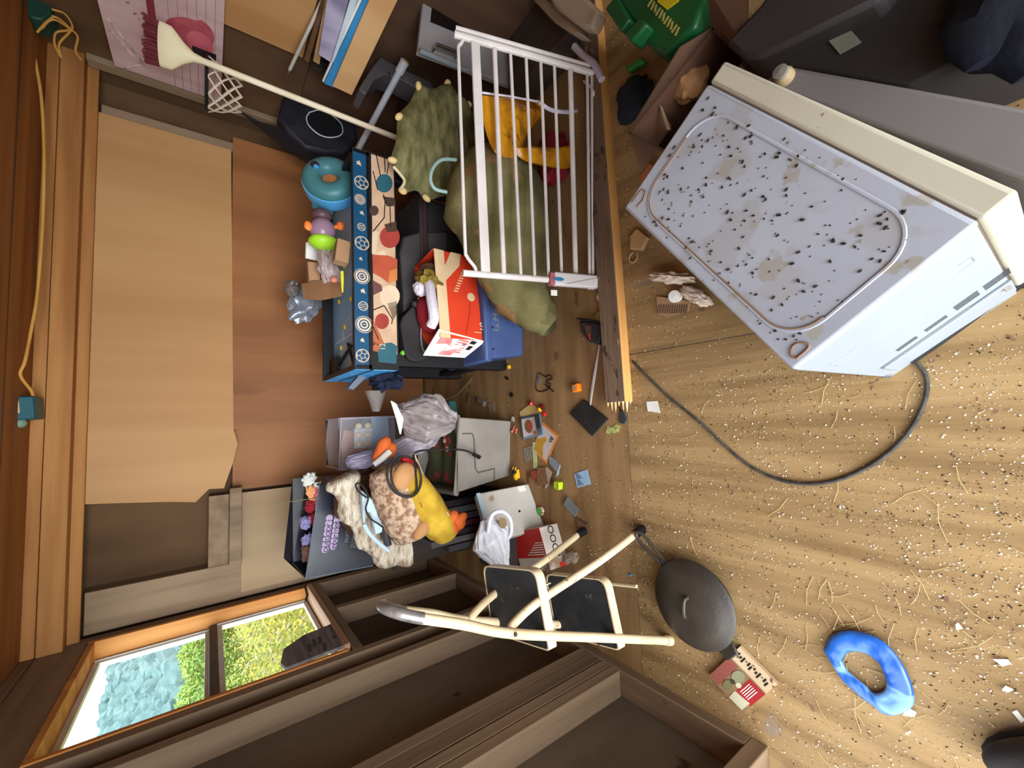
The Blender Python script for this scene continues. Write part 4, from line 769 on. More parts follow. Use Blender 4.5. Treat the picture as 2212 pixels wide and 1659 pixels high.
MB().tube(smoothpath([py(x, y, Ym-.02) for x, y in ((822, 1080), (822, 1092), (818, 1096))], 4), .004, 6).build('trigger', m_pb, t)
MB().tube(smoothpath([py(x, y, Ym-.03) for x, y in ((792, 1075), (775, 1062), (768, 1048), (776, 1044), (790, 1058), (795, 1078), (790, 1100), (800, 1120), (818, 1132), (828, 1140))], 6), .0035, 6).build('cable', m_cord, t)
t = thing('power_cord', 'black power cord looped over the duck with its plug on the grey bin', 'cord', (-.25, 1.62, .3))
MB().tube(smoothpath([py(x, y, Y) for x, y, Y in ((850, 988, 1.60), (838, 1010, 1.58), (838, 1040, 1.57), (852, 1062, 1.57), (878, 1074, 1.56), (900, 1066, 1.56), (910, 1040, 1.56), (904, 1008, 1.57), (888, 990, 1.60), (868, 986, 1.61), (850, 1000, 1.59), (845, 1030, 1.57), (856, 1060, 1.56), (880, 1072, 1.555), (900, 1060, 1.555), (896, 1000, 1.59), (895, 980, 1.62), (915, 973, 1.63), (950, 971, 1.64), (985, 971, 1.655), (1008, 974, 1.665), (1024, 982, 1.67))], 6), .0042, 8).build('cable', m_cord, t)
MB().tube([py(1022, 981, 1.67), py(1036, 988, 1.675)], [.008, .010], 8).build('plug', m_blk, t)
tag(MB().slab(smoothpath([py(x, y, 1.635) for x, y in ((868, 990), (892, 988), (905, 1010), (906, 1035), (892, 1030), (876, 1008))], 3), (0, .03, 0)).build('red_cloth', mat('bright_red_cloth', (206, 40, 36), (170, 24, 28), .7, bump=.1), bevel=.006), 'bright red cloth with a yellow mark inside the cord loop', 'cloth')
a, b = py(893, 980, 1.62), py(950, 1112, 1.60); tag(MB().tube([a, b], .0062, 8).build('tan_stick', wood('tan_stick', (190, 156, 124), (164, 128, 98), 0)), 'thin tan stick lying between duck and floral wrap', 'stick')

# outdoor kitchen carton
Yb = 2.08
P = [py(660, 1250, Yb), py(690, 1048, Yb+.03), py(838, 1035, Yb+.03), py(806, 1222, Yb)]
t = thing('printed_carton', 'black printed carton of outdoor cookware leaning open in the left corner', 'carton', (P[0]+P[2])/2-V((0, -.1, .15)))
m_bc = mat('black_print', (40, 44, 62), (24, 25, 32), .22, vs=3, bump=.02, spec=.5)
dp = V((.02, .20, .02))
q = MB(); 
for i in range(1, 4):
    j = (i+1) % 4; q.slab([P[i], P[j], P[j]+dp, P[i]+dp], (P[(i+2) % 4]-P[j])*.015)
q.slab(P, V((0, .005, 0))); q.slab([p+dp for p in P], V((0, .005, 0))); q.build('carton', m_bc, t, bevel=.001)
fl = [P[0], P[1], py(632, 1036, Yb+.16), py(614, 1200, Yb+.14)]
MB().slab([P[0], P[0]+dp, py(612, 1205, Yb+.22)], (0, .003, 0)).build('flap', m_bc, t); MB().slab([P[0]+dp, P[1]+dp, py(632, 1034, Yb+.24), py(613, 1206, Yb+.24)], (0, .004, 0)).build('flap', mat('flap_black', (30, 30, 36), bump=.02, rough=.4), t)
MB().tube([P[0], P[1]], .002, 5).tube([P[0], P[3]], .0025, 5).build('worn_edge', mat('worn_edge', (120, 130, 142), bump=0), t)
uu = (P[1]-P[0]).normalized(); vv = (P[0]-P[3]).normalized(); nn = uu.cross(vv).normalized()
if nn.y > 0: nn = -nn
def pp(x, y, o=.0015):
    d = ray(x, y); return EYE+d*((P[0]-EYE).dot(nn)/d.dot(nn))+nn*o
ml = mat('lilac_ink', (196, 176, 210), bump=0, rough=.6); ml2 = mat('plum_ink', (96, 70, 110), bump=0, rough=.6)
for s_, (x, y), sz in (('outdoor', (707, 1193), .052), ('gourmet', (725, 1186), .050)):
    text(s_, pp(x, y, .003), uu, vv, sz*.78, ml2, t, spacing=.92)
    q = MB(); c0 = pp(x, y, .0005)
    for k in range(7): q.lathe([(0, 0), (.0155, 0), (.0155, .0008), (0, .0008)], c0+uu*(.014+.023*k)+vv*.012, frame(uu, vv), 14)
    q.build('letter_halo', ml, t)
text('FEATURES', pp(752, 1172, .001), uu, vv, .024, mat('grey_ink', (140, 140, 150), bump=0), t)
MB().slab([pp(755, 1182), pp(765, 1140), pp(790, 1145), pp(782, 1186)], nn*.0005).build('photo_patch', mat('photo_grey', (110, 108, 104), (70, 68, 66), vs=16, bump=0), t)
q = MB().tube([pp(766, 1170, .003), pp(770, 1156, .003), pp(776, 1160, .003), pp(770, 1172, .003)], .002, 5); q.build('photo_outline', m_ink, t)
for nm, pts, cc, lb in (('white_mittens', ((664, 1036), (672, 1034), (686, 1052)), (222, 222, 216), 'white mittens poking out of the black printed carton'), ('orange_toy', ((672, 1062), (680, 1070)), (236, 166, 110), 'pale orange toy hand in the opening of the black carton'), ('pink_cloth', ((684, 1068), (685, 1090)), (216, 110, 120), 'pink cloth at the opening of the black carton'), ('red_cloth', ((670, 1095), (676, 1120)), (150, 34, 44), 'dark red cloth inside the black carton'), ('lavender_cloth', ((660, 1130), (664, 1165), (668, 1180)), (146, 140, 186), 'lavender cloth with fine print inside the black carton'), ('brown_cloth', ((662, 1190), (666, 1200)), (104, 70, 56), 'brown cloth at the left end of the black carton')):
    q = MB()
    for k, (x, y) in enumerate(pts): q.blob(py(x, y, Yb+.06+.01*k), (.028, .02, .022), rot('Y', 40*k), .5, 2.2, k+x, 3)
    tag(q.build(nm, mat(nm+'_mat', cc, rough=.85, bump=.15)), lb, 'cloth' if 'cloth' in nm else 'toy')
a, b = py(690, 1075, Yb+.02), py(590, 1088, Yb+.20); tag(MB().tube([a, (a+b)/2, b], [.0025, .002, .001], 6).build('grass_blade', mat('stem_green', (130, 140, 86), (110, 120, 66), bump=0)), 'thin green stem sticking up out of the black carton', 'stem')
# what carries the carton
t = thing('cabinet', 'dark wooden cabinet in the left corner under the black carton', 'cabinet', (-.55, 2.4, 0))
m_dk = wood('dark_cabinet', (58, 46, 40), (44, 34, 30), 2, 1, .6)
zc = min(p.z for p in P)-.004
MB().bb(-.74, -.36, 2.06, 2.34, 0, zc-.01).build('body', m_dk, t, bevel=.004); MB().bb(-.75, -.35, 2.05, 2.36, zc-.02, zc).build('top', m_dk, t, bevel=.003)
MB().bb(-.73, -.37, 2.052, 2.06, .06, zc-.04).build('door', m_dk, t, bevel=.003)
bk_ = []
for k in range(7):
    x = -.66+.036*k; h_ = .30+.03*((k*7) % 4)
    o = tag(MB().bb(x, x+.030, 1.86, 2.03, .012, h_).build('book', mat('spine_%d' % (k % 4), ((64, 58, 62), (92, 88, 86), (46, 34, 36), (80, 30, 44))[k % 4], rough=.6), bevel=.002), ('grey', 'pale grey', 'dark brown', 'maroon', 'charcoal', 'light grey', 'blackish')[k]+' upright volume in the book row under the fleece blanket', 'book', 'books in the corner row')
tag(MB().bb(-.70, -.39, 1.84, 2.045, 0, .012).build('shelf_board', m_dk, bevel=.002), 'dark board on the floor carrying the row of books', 'board')

# white flat device, carrier bag, second shoebox
t = thing('white_device', 'flat white electronic box with paper label leaning against the grey bin', 'device', (-.43, 1.53, 0))
q0 = [V(p) for p in ((-.335, 1.585, .004), (-.525, 1.475, .004), (-.545, 1.53, .27), (-.352, 1.635, .27))]
nb = (q0[1]-q0[0]).cross(q0[3]-q0[0]).normalized(); nb = nb if nb.y > 0 else -nb
MB().slab(q0, nb*.045).build('case', mat('dirty_white', (196, 192, 184), (176, 168, 156), .4, vs=4, bump=.02, spots=[((128, 96, 66), 5, .64, (1, 1, 1))]), t, bevel=.008)
qq = lambda a, b: (q0[0]*(1-a)+q0[1]*a)*(1-b)+(q0[3]*(1-a)+q0[2]*a)*b-nb*.001
MB().slab([qq(.03, .10), qq(.15, .10), qq(.15, .24), qq(.03, .24)], nb*.001).build('paper_label', m_paper, t)
MB().slab([qq(.0, .93), qq(1, .93), qq(1, 1), qq(0, 1)], nb*.001).build('blue_edge', mat('ice_blue', (170, 196, 212), bump=0), t)
MB().lathe([(0, 0), (.006, 0), (.005, .002)], qq(.55, .35), frame((1, 0, 0), (0, 0, 1)), 10).build('button', m_ink, t)
cbg = sheetbag('carrier_bag', 'white plastic carrier bag with open handle hanging on the white device', m_bagw, [(py(1046, 1122, 1.42), .02, .008), (py(1052, 1140, 1.41), .055, .03), (py(1060, 1165, 1.40), .085, .05), (py(1070, 1190, 1.39), .06, .04), (py(1084, 1215, 1.38), .03, .022), (py(1094, 1230, 1.375), .008, .008)], fold=.010, sd=4)
MB().tube(smoothpath([py(x, y, 1.37) for x, y in ((1054, 1150), (1060, 1118), (1072, 1106), (1088, 1106), (1102, 1122), (1104, 1150), (1096, 1165))], 6), .0085, 10).build('handle', m_bagw, cbg)
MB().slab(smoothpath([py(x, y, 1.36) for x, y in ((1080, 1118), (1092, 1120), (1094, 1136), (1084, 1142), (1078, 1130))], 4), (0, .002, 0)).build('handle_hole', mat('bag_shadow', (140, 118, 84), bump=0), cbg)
t = thing('shoebox', 'red and white shoebox lying on the floor beside the step stool', 'shoebox', (-.57, 1.47, 0))
R0 = [pz(1105, 1148, .105), pz(1165, 1140, .105), pz(1190, 1232, .105), pz(1130, 1240, .105)]
R0 = [R0[0], R0[1], R0[2], R0[0]+R0[2]-R0[1]]
q = MB().hexa([V((p.x, p.y, .002)) for p in R0]+R0); q.build('carton', mat('box_white', (226, 216, 204), (206, 194, 180), .6, bump=.03, spots=[((160, 130, 104), 7, .66, (1, 1, 1))]), t, bevel=.002)
MB().slab([p+V((0, 0, .0015)) for p in (R0[0]*.97+R0[2]*.03, R0[1], R0[1]*.30+R0[2]*.70, R0[0]*.30+R0[3]*.70)], (0, 0, .001)).build('lid_panel', mat('box_red', (196, 44, 36), (170, 32, 28), .55, bump=.02), t)
q = MB()
for k in range(6):
    a0 = .34+.055*k; e0, e1 = R0[1]*(1-a0)+R0[2]*a0, R0[0]*(1-a0)+R0[3]*a0; w2 = (R0[2]-R0[1])*.022; q.slab([p+V((0, 0, .003)) for p in (e0*.98+e1*.02, e0*(.75-.07*k)+e1*(.25+.07*k), e0*(.75-.07*k)+e1*(.25+.07*k)+w2, e0*.98+e1*.02+w2)], (0, 0, .0008))
q.build('white_stripes', m_paper, t)
sn = (R0[2]-R0[1]).cross(V((0, 0, 1))).normalized(); sn = sn if sn.y < 0 else -sn
su = (R0[2]-R0[1]).normalized()
text('OOOS', R0[1]+V((0, 0, -.072))+sn*.001, su, (0, 0, 1) if su.cross(V((0, 0, 1))).dot(sn) > 0 else (0, 0, 1), .045, m_ink, t)
MB().slab([R0[1]*.1+R0[2]*.9+sn*.001+V((0, 0, -.09)), R0[2]+sn*.001+V((0, 0, -.09)), R0[2]+sn*.001+V((0, 0, -.055)), R0[1]*.1+R0[2]*.9+sn*.001+V((0, 0, -.055))], sn*.001).build('red_square', mat('box_red', (0, 0, 0)), t)
tag(MB().bb(-.70, -.56, 1.56, 1.74, 0, .2).build('brown_crate', m_dk, bevel=.003), 'small dark crate between carrier bag and book row', 'crate')
tag(MB().blob(pz(1235, 1205, .022), (.022, .045, .018), rot('Z', 30), .35, 2, 4, 3).build('clear_bottle', mat('clear_film', (190, 176, 160), (160, 140, 120), .2, alpha=.6, bump=.1, spec=.6)), 'crushed clear plastic film behind the stool leg', 'film')

# ------------------------------------------------------------------ step stool
t = thing('step_stool', 'cream metal folding step stool with two black treads by the left wall', 'step stool', (-.63, 1.05, 0))
F0, F1 = V((-.773, .86, .004)), V((-.835, 1.145, .004)); wS = (F1-F0).normalized(); dS = V((.975, .22, 0)).normalized(); r_ = .0135
K0, K1 = V((-.600, .962, .572)), V((-.600, .962, .572))+wS*.245
T0, T1 = V((-.505, 1.020, .80)), V((-.530, 1.145, .80)); TM = V((-.478, 1.085, .885))
loop = smoothpath([F0, F0.lerp(K0, .5), K0, K0.lerp(T0, .6)+V((0, -.004, 0)), T0+V((.004, .0, .02)), V((-.482, 1.045, .868)), TM, V((-.492, 1.125, .868)), T1+V((.004, 0, .02)), K1.lerp(T1, .6), K1, F1.lerp(K1, .5), F1], 7)
MB().tube(loop, r_, 12).build('handle_frame', m_cream, t)
gi = [p for p in loop if p.z > .80]; MB().tube(gi, r_+.0012, 12).build('worn_grip', mat('worn_metal', (170, 164, 160), (120, 112, 108), .35, .5, vs=30, bump=.05), t)
for p in (F0, F1): MB().tube([p+V((0, 0, -.003)), p+V((.006, .003, .02))], r_+.0025, 12).build('foot_cap', m_cream, t)
G0, G1 = V((-.428, .944, .0)), V((-.428, .944, .0))+wS*.295
for K_, G_, s_ in ((K0, G0, 1), (K1, G1, -1)):
    a = K_+wS*(.012*s_); pth = smoothpath([a, a+dS*.020+V((0, 0, -.02)), a.lerp(G_, .20)+dS*.022, a.lerp(G_, .6)+dS*.006, G_+V((-.004, 0, .03)), G_+V((0, 0, .02))], 6)
    MB().tube(pth, .0125, 12).build('rear_leg', m_cream, t); e = (G_-pth[-8]).normalized()
    MB().tube([G_-e*.045, G_+V((0, 0, .0135)), G_+V((0, 0, .001))], [.0155, .0165, .0165], 12).build('rubber_foot', m_blk, t)
    MB().lathe([(0, .003), (.005, .003), (.006, 0)], K_-wS*(r_*s_), frame(dS, (0, 0, 1)), 10).build('rivet', mat('rivet_dark', (70, 56, 44), bump=0), t)
m_trd = mat('black_rubber', (52, 53, 56), (40, 41, 44), .6, vs=20, bump=.08, spots=[((96, 96, 98), 30, .70, (1, 1, 1))])
def tread(z, f, dp_, w0, w1, tilt):
    c = F0.lerp(K0, (z)/.572); c.z = z; n = 8; rad = .035
    a0, a1 = c+wS*w0-dS*f, c+wS*w1-dS*f; b1, b0 = c+wS*(w1)+dS*(dp_-f), c+wS*(w0)+dS*(dp_-f)
    for p in (b0, b1): p.z += tilt
    cs = [a0, a1, b1, b0]; out = []
    for i in range(4):
        p, pr_, nx_ = cs[i], (cs[i-1]-cs[i]).normalized(), (cs[(i+1) % 4]-cs[i]).normalized()
        rr_ = rad if i > 1 else .012
        for j in range(n+1):
            u = j/n; q0_, q1_ = p+pr_*rr_, p+nx_*rr_; out.append(q0_*(1-u)**2+p*2*u*(1-u)+q1_*u*u)
    cc = sum(out, V())/len(out)
    rim = MB(); m_ = len(out); up = V((0, 0, 1))
    rim.add(out+[p-up*.030 for p in out]+[cc+(p-cc)*.965 for p in out]+[cc+(p-cc)*.965-up*.030 for p in out], [(i, (i+1) % m_, (i+1) % m_+m_, i+m_) for i in range(m_)]+[(i+2*m_, (i+1) % m_+2*m_, (i+1) % m_, i) for i in range(m_)]+[(i+m_, (i+1) % m_+m_, (i+1) % m_+3*m_, i+3*m_) for i in range(m_)]+[(i+3*m_, (i+1) % m_+3*m_, (i+1) % m_+2*m_, i+2*m_) for i in range(m_)])
    o = rim.build('tread_rim', m_cream, t)
    MB().slab([cc+(p-cc)*.963-up*.002 for p in out], (0, 0, -.008)).build('tread_mat', m_trd, t, bevel=.001)
    return b0, b1
tread(.470, .042, .215, -.004, .30, .0); tread(.225, .036, .205, -.004, .30, .0)
MB().tube([F0.lerp(K0, .16)+dS*.16-V((0, 0, .0)), F0.lerp(K0, .16)+dS*.16+wS*.28], .006, 8).build('cross_bar', m_cream, t)
MB().slab([F0.lerp(K0, .76)+dS*.13+wS*a+V((0, 0, b)) for a, b in ((.02, 0), (.26, 0), (.26, -.03), (.02, -.03))], dS*.003).build('brace', m_cream, t)

# ------------------------------------------------------------------ skillet
pc = V((-.602, .742, 0))
t = thing('skillet', 'black cast iron skillet with domed lid on the floor beside the stool', 'skillet', pc)
m_iron = mat('cast_iron', (62, 53, 45), (46, 40, 35), .48, vs=8, bump=.12, bs=130, spec=.45, spots=[((140, 104, 76), 16, .70, (1, 1, 1))])
MB().lathe([(0, .002), (.098, .002), (.106, .006), (.128, .045), (.130, .047), (.126, .047), (.103, .010), (0, .008)], pc, None, 56).build('pan', m_iron, t, angle=50)
MB().lathe([(.129, .047), (.131, .050), (.129, .053), (.120, .057), (.105, .070), (.08, .079), (.04, .083), (0, .084)], pc, None, 56).build('lid', m_iron, t, angle=60)
hd = (pz(1398, 1170, .045)-pc); hd.z = 0; hd.normalize(); hs = V((-hd.y, hd.x, 0)); hb_ = lambda a, b, z: pc+hd*a+hs*b+V((0, 0, z))
MB().tube(smoothpath([hb_(.118, -.020, .040), hb_(.150, -.011, .046), hb_(.20, -.015, .055), hb_(.242, -.013, .060), hb_(.256, 0, .061), hb_(.242, .013, .060), hb_(.20, .015, .055), hb_(.150, .011, .046), hb_(.118, .020, .040)], 6), .0055, 8).tube([hb_(.115, 0, .038), hb_(.150, 0, .045)], [.016, .008], 10, flat=(1, 1, .5)).build('handle', m_iron, t)
MB().tube(smoothpath([pc+V((.030, -.006, .080)), pc+V((.024, -.002, .094)), pc+V((0, .0, .098)), pc+V((-.024, .002, .094)), pc+V((-.030, .006, .080))], 5), .006, 10).build('lid_handle', m_iron, t)
MB().slab([hb_(-.125, -.03, .036), hb_(-.158, -.022, .040), hb_(-.158, .022, .040), hb_(-.125, .03, .036)], (0, 0, .010)).build('helper_tab', m_iron, t, bevel=.004)

# ------------------------------------------------------------------ picture book near the skillet
Bk = [pz(1598, 1397, .012), pz(1680, 1478, .012), pz(1604, 1540, .012), pz(1524, 1450, .012)]; Bk[3] = Bk[0]+Bk[2]-Bk[1]
t = thing('magazine', 'worn magazine with red and cream still life cover on the floor below the skillet', 'magazine', sum(Bk, V())/4-V((0, 0, .012)))
MB().slab([V((p.x, p.y, .001)) for p in Bk], (0, 0, .011)).build('pages', mat('old_pages', (206, 180, 144), (180, 150, 116), .8, bump=.05), t)
bq = lambda a, b, z=.0125: ((Bk[0]*(1-a)+Bk[1]*a)*(1-b)+(Bk[3]*(1-a)+Bk[2]*a)*b)*1.0+V((0, 0, z-.012))
def area(mb, pts, mi=0, z=.0126): mb.slab([bq(a, b, z) for a, b in pts], (0, 0, .0003), mi)
q = MB(); area(q, [(0, 0), (1, 0), (1, .30), (0, .30)], 0); area(q, [(0, .32), (1, .32), (1, 1), (0, 1)], 1); area(q, [(.0, .34), (.28, .34), (.28, .98), (.0, .98)], 2, .0130); area(q, [(.60, .34), (1, .34), (1, .75), (.60, .75)], 3, .0130)
for cx_, cy_, rx_, ry_, mi in ((.42, .50, .13, .15, 4), (.40, .80, .10, .12, 5), (.55, .62, .06, .06, 6), (.42, .66, .05, .05, 7)): area(q, [(cx_+rx_*math.cos(a), cy_+ry_*math.sin(a)) for a in [i*PI/9 for i in range(18)]], mi, .0134+.0002*mi)
area(q, [(.58, .78), (.95, .72), (.95, .96), (.60, .98)], 6, .0134)
q.build('cover_print', [mat('cover_cream', (214, 190, 156), (196, 168, 132), bump=0, spots=[((110, 80, 60), 40, .62, (1, 1, 1))]), mat('cover_tan', (150, 118, 88), (126, 96, 70), bump=0), mat('cover_brick', (150, 84, 72), (130, 68, 58), bump=0), mat('cover_red', (176, 44, 44), (150, 34, 36), bump=0), mat('pot_sage', (150, 150, 116), (120, 118, 88), bump=0), mat('pot_olive', (126, 118, 80), (100, 92, 60), bump=0), mat('cloth_cream', (210, 200, 170), bump=0), mat('pot_dark', (66, 58, 46), bump=0)], t, smooth=False)
q = MB()
for k in range(5): area(q, [(.66+.05*k, .42), (.68+.05*k, .42), (.68+.05*k, .70), (.66+.05*k, .70)], 0, .0137)
q.build('cover_lines', m_paper, t, smooth=False); q = MB()
for k in range(12): area(q, [(.08+.07*k, .09+.03*(k % 2)), (.12+.07*k, .09+.03*(k % 2)), (.12+.07*k, .14+.04*(k % 3)), (.08+.07*k, .14+.04*(k % 3))], 0, .0132)
q.build('headline', m_ink, t, smooth=False)

# ------------------------------------------------------------------ blue padded ring
sc_ = [pz(x, y, .010) for x, y in ((1778, 1402), (1800, 1370), (1845, 1362), (1905, 1383), (1950, 1435), (1974, 1495), (1968, 1530), (1925, 1546), (1893, 1530), (1860, 1505), (1815, 1460))]
ic_ = [pz(x, y, .010) for x, y in ((1820, 1425), (1832, 1410), (1860, 1408), (1890, 1425), (1908, 1452), (1914, 1475), (1908, 1492), (1885, 1496), (1868, 1480), (1846, 1462), (1828, 1446))]
so, si = [smoothpath(z+[z[0]], 5)[:-1] for z in (sc_, ic_)]
vs = []; n = len(so); kk = 12
for i in range(n):
    m_ = (so[i]+si[i])/2; ax = (so[i]-si[i]); hw = ax.length/2; ax.normalize()
    for j in range(kk):
        a = 2*PI*j/kk; p = m_+ax*hw*math.cos(a); p.z = max(.001, .010+.009*math.copysign(abs(math.sin(a))**.6, math.sin(a))+.005*noise.noise(V((i*.35, math.cos(a)*1.5, 3)))*(math.sin(a) > 0)); vs.append(p)
q = MB().add(vs, [(i*kk+j, i*kk+(j+1) % kk, ((i+1) % n)*kk+(j+1) % kk, ((i+1) % n)*kk+j) for i in range(n) for j in range(kk)])
t = thing('potty_ring', 'blue padded vinyl toilet training ring lying on the bare floor', 'seat ring', (-.63, .33, 0))
q.build('ring', mat('blue_vinyl', (42, 104, 196), (32, 88, 176), .28, vs=5, bump=.18, bs=16, spec=.6, spots=[((104, 150, 206), 12, .60, (1, .35, 1)), ((70, 96, 130), 6, .70, (1, 1, 1))]), t, angle=80)
MB().slab([pz(x, y, .006) for x, y in ((1950, 1545), (1962, 1528), (1980, 1538), (1976, 1548))], (0, 0, .002)).build('tag', m_paper, t)

# ------------------------------------------------------------------ white appliance (small fridge) with cream door
zT = .55
A0, B0_, C0_, D0_ = pz(1712, 801, zT), pz(1347, 449, zT), pz(1562, 128, zT), pz(2205, 412, zT)
t = thing('mini_fridge', 'dirty white mini fridge with cream door edge standing on the floor', 'fridge', ((A0.x+C0_.x)/2, (A0.y+C0_.y)/2, 0))
m_fr = mat('fridge_white', (164, 166, 175), (150, 152, 162), .42, vs=3, bump=.02, spots=[((154, 153, 157), 11, .56, (1, 1, 1)), ((148, 143, 136), 19, .63, (1, 1, 1)), ((122, 102, 78), 30, .71, (1, 1, 1)), ((96, 76, 60), 110, .735, (1, 1, 1))])
m_fs = mat('fridge_side', (142, 149, 156), (136, 143, 150), .38, vs=3, bump=.01)
m_cd = mat('fridge_cream', (190, 184, 164), (178, 171, 152), .42, vs=4, bump=.01, spots=[((130, 110, 84), 50, .72, (1, 1, 1))])
ab, ad = (B0_-A0), (D0_-A0); aw, al = ab.length, ad.length; ab.normalize(); ad.normalize()
def L3(a, b, z):
    u, v = a/aw, b/al; return (A0*(1-u)+B0_*u)*(1-v)+(D0_*(1-u)+C0_*u)*v+V((0, 0, z-zT))
dt = .040                                     # door thickness, at the far side
def bx4(q, a0, a1, b0, b1, z0, z1, mi=0): return q.hexa([L3(a, b, z) for z in (z0, z1) for a, b in ((a0, b0), (a1, b0), (a1, b1), (a0, b1))], mi)
q = bx4(MB(), 0, aw, .0, al-dt, .055, zT-.012); q.build('body', m_fs, t, bevel=.004)
q = bx4(MB(), 0, .012, 0, al-dt, .0, .06); bx4(q, aw-.012, aw, 0, al-dt, 0, .06); bx4(q, .0, aw, .0, .012, .0, .06); q.build('skirt', m_fs, t)
tp_ = bx4(MB(), 0, aw, 0, al-dt+.002, zT-.014, zT).build('top_panel', m_fr, t, bevel=.006, seg=3)
bx4(MB(), 0, aw, al-dt+.004, al, .05, zT-.002).build('door', m_cd, t, bevel=.006, seg=3)
bx4(MB(), .006, aw-.006, al-dt-.002, al-dt+.006, .06, zT-.006).build('door_gasket', mat('gasket', (112, 98, 84), bump=0), t)
def rrect(a0, a1, b0, b1, r, z):
    pts = []
    for (ca, cb, s) in ((a1-r, b1-r, 0), (a0+r, b1-r, 90), (a0+r, b0+r, 180), (a1-r, b0+r, 270)):
        for j in range(9): an = math.radians(s+90*j/8); pts.append(L3(ca+r*math.cos(an), cb+r*math.sin(an), z))
    return pts
MB().tube(rrect(.028, aw-.032, .024, al-dt-.026, .055, zT+.0005), .0028, 6, closed=True, flat=(1, 1, .5)).build('raised_border', m_fr, t)
gr_ = rrect(.031, aw-.035, .027, al-dt-.029, .052, zT+.0012)
MB().tube(gr_[18:36]+gr_[:1], .0014, 5).build('grime_line', mat('grime', (104, 74, 54), (128, 100, 78), .8, bump=0), t)
pw = [L3(a, b, zT+.001) for a, b in ((.010, .016), (.011, .036), (.017, .040), (.026, .032), (.026, .022), (.018, .014))]
MB().tube(smoothpath(pw+[pw[0]], 4)[:-1], .0016, 6, closed=True).build('corner_mark', mat('grime', (0, 0, 0)), t)
pw = [L3(aw-a, b, zT+.001) for a, b in ((.012, .02), (.014, .05), (.026, .052), (.034, .036), (.030, .02))]; MB().tube(pw, .0014, 5).build('corner_mark', mat('grime', (0, 0, 0)), t)
# side face toward the light: vents, seams, skirting panel (plane a = 0)
sf_ = lambda b, z, o=.0: L3(-o, b, z)
for b0 in (.070, .120, .170, .214):
    q = MB(); k_ = 3 if b0 < .15 else 5
    for j in range(k_): q.slab([sf_(b0, .205+.009*j, .0008), sf_(b0+.036, .205+.009*j, .0008), sf_(b0+.036, .208+.009*j, .0008), sf_(b0, .208+.009*j, .0008)], ab*.0012)
    q.build('vent', mat('vent_dark', (70, 74, 78), bump=0), t)
q = MB(); q.tube([sf_(.02, .44), sf_(.035, .43), sf_(.06, .43)], .0015, 5); q.tube([sf_(.02, .42), sf_(.02, .40), sf_(al-dt-.02, .40)], .0012, 5); q.tube([sf_(.01, .27), sf_(.04, .27)], .0014, 5); q.tube([sf_(.045, .33), sf_(al-.06, .33)], .0008, 5); q.tube([sf_(al-.08, .42), sf_(al-.06, .42), sf_(al-.06, .45), sf_(al-.075, .45)], .0016, 5)
q.build('pressed_seam', m_fs, t)
q = MB(); q.slab([sf_(.028, .165), sf_(al-.04, .165), sf_(al-.04, .07), sf_(.028, .07)], -ab*.006); q.build('lower_cover', m_fs, t, bevel=.002)
MB().tube([sf_(.026, .168, .001), sf_(al-.1, .168, .001)], .0012, 5).tube([sf_(.026, .168, .001), sf_(.026, .07, .001)], .0012, 5).build('cover_gap', mat('gap_grey', (128, 128, 130), bump=0), t)
q = bx4(MB(), .006, .05, .03, al-dt-.02, .002, .052); q.build('base_pan', m_blk, t)
MB().lathe([(0, 0), (.012, 0), (.012, .008), (0, .010)], sf_(al-.055, .15), frame((0, 0, 1), -ab), 14).build('plug_cap', m_grey, t)
# flies and droppings on the top panel: one piece of stuff
q = MB()
for k in range(280):
    a, b = .03+random.random()*(aw-.05), .015+random.random()*(al-dt-.03); s_ = .0009+.0020*random.random()**2; an = random.random()*6
    q.blob(L3(a, b, zT+s_*.6), (s_*1.5, s_*.8, s_*.7), rot('Z', an*57), .2, 2, k, 1)
tag(q.build('droppings', mat('dropping', (48, 34, 24), (34, 24, 18), .9, bump=0)), 'dead flies and dark droppings scattered on the fridge top', 'dirt', kind='stuff')
# grey-white panel behind it
P = [pz(x, y, .30) for x, y in ((1702, 142), (2230, 232), (2330, 420), (2120, 330), (1870, 210))]
P = [pz(1700, 142, .34), pz(2290, 246, .34), pz(2330, 520, .34), pz(1690, 200, .34)]
tag(MB().slab([P[0], P[1], pz(2330, 430, .34), pz(1640, 180, .34)], (0, 0, -.33)).build('appliance_carcass', mat('grey_enamel', (116, 110, 110), (104, 99, 100), .45, vs=4, bump=.02, spots=[((90, 70, 56), 22, .70, (1, 1, 1))]), bevel=.006), 'greyish white metal appliance carcass standing behind the fridge door', 'appliance')
c_ = pz(1688, 158, .36); t = thing('glass_jar', 'small ribbed clear jar at the end of the grey carcass', 'jar', (c_.x, c_.y, .30))
MB().lathe([(0, 0), (.015, 0), (.017, .01), (.017, .05), (.013, .06), (0, .06)], (c_.x, c_.y, .30), None, 18).build('jar', mat('amber_glass', (170, 150, 116), (120, 98, 66), .15, bump=.1), t)
MB().lathe([(0, 0), (.013, 0), (.013, .010), (0, .012)], (c_.x, c_.y, .358), None, 18).build('lid', m_grey, t)

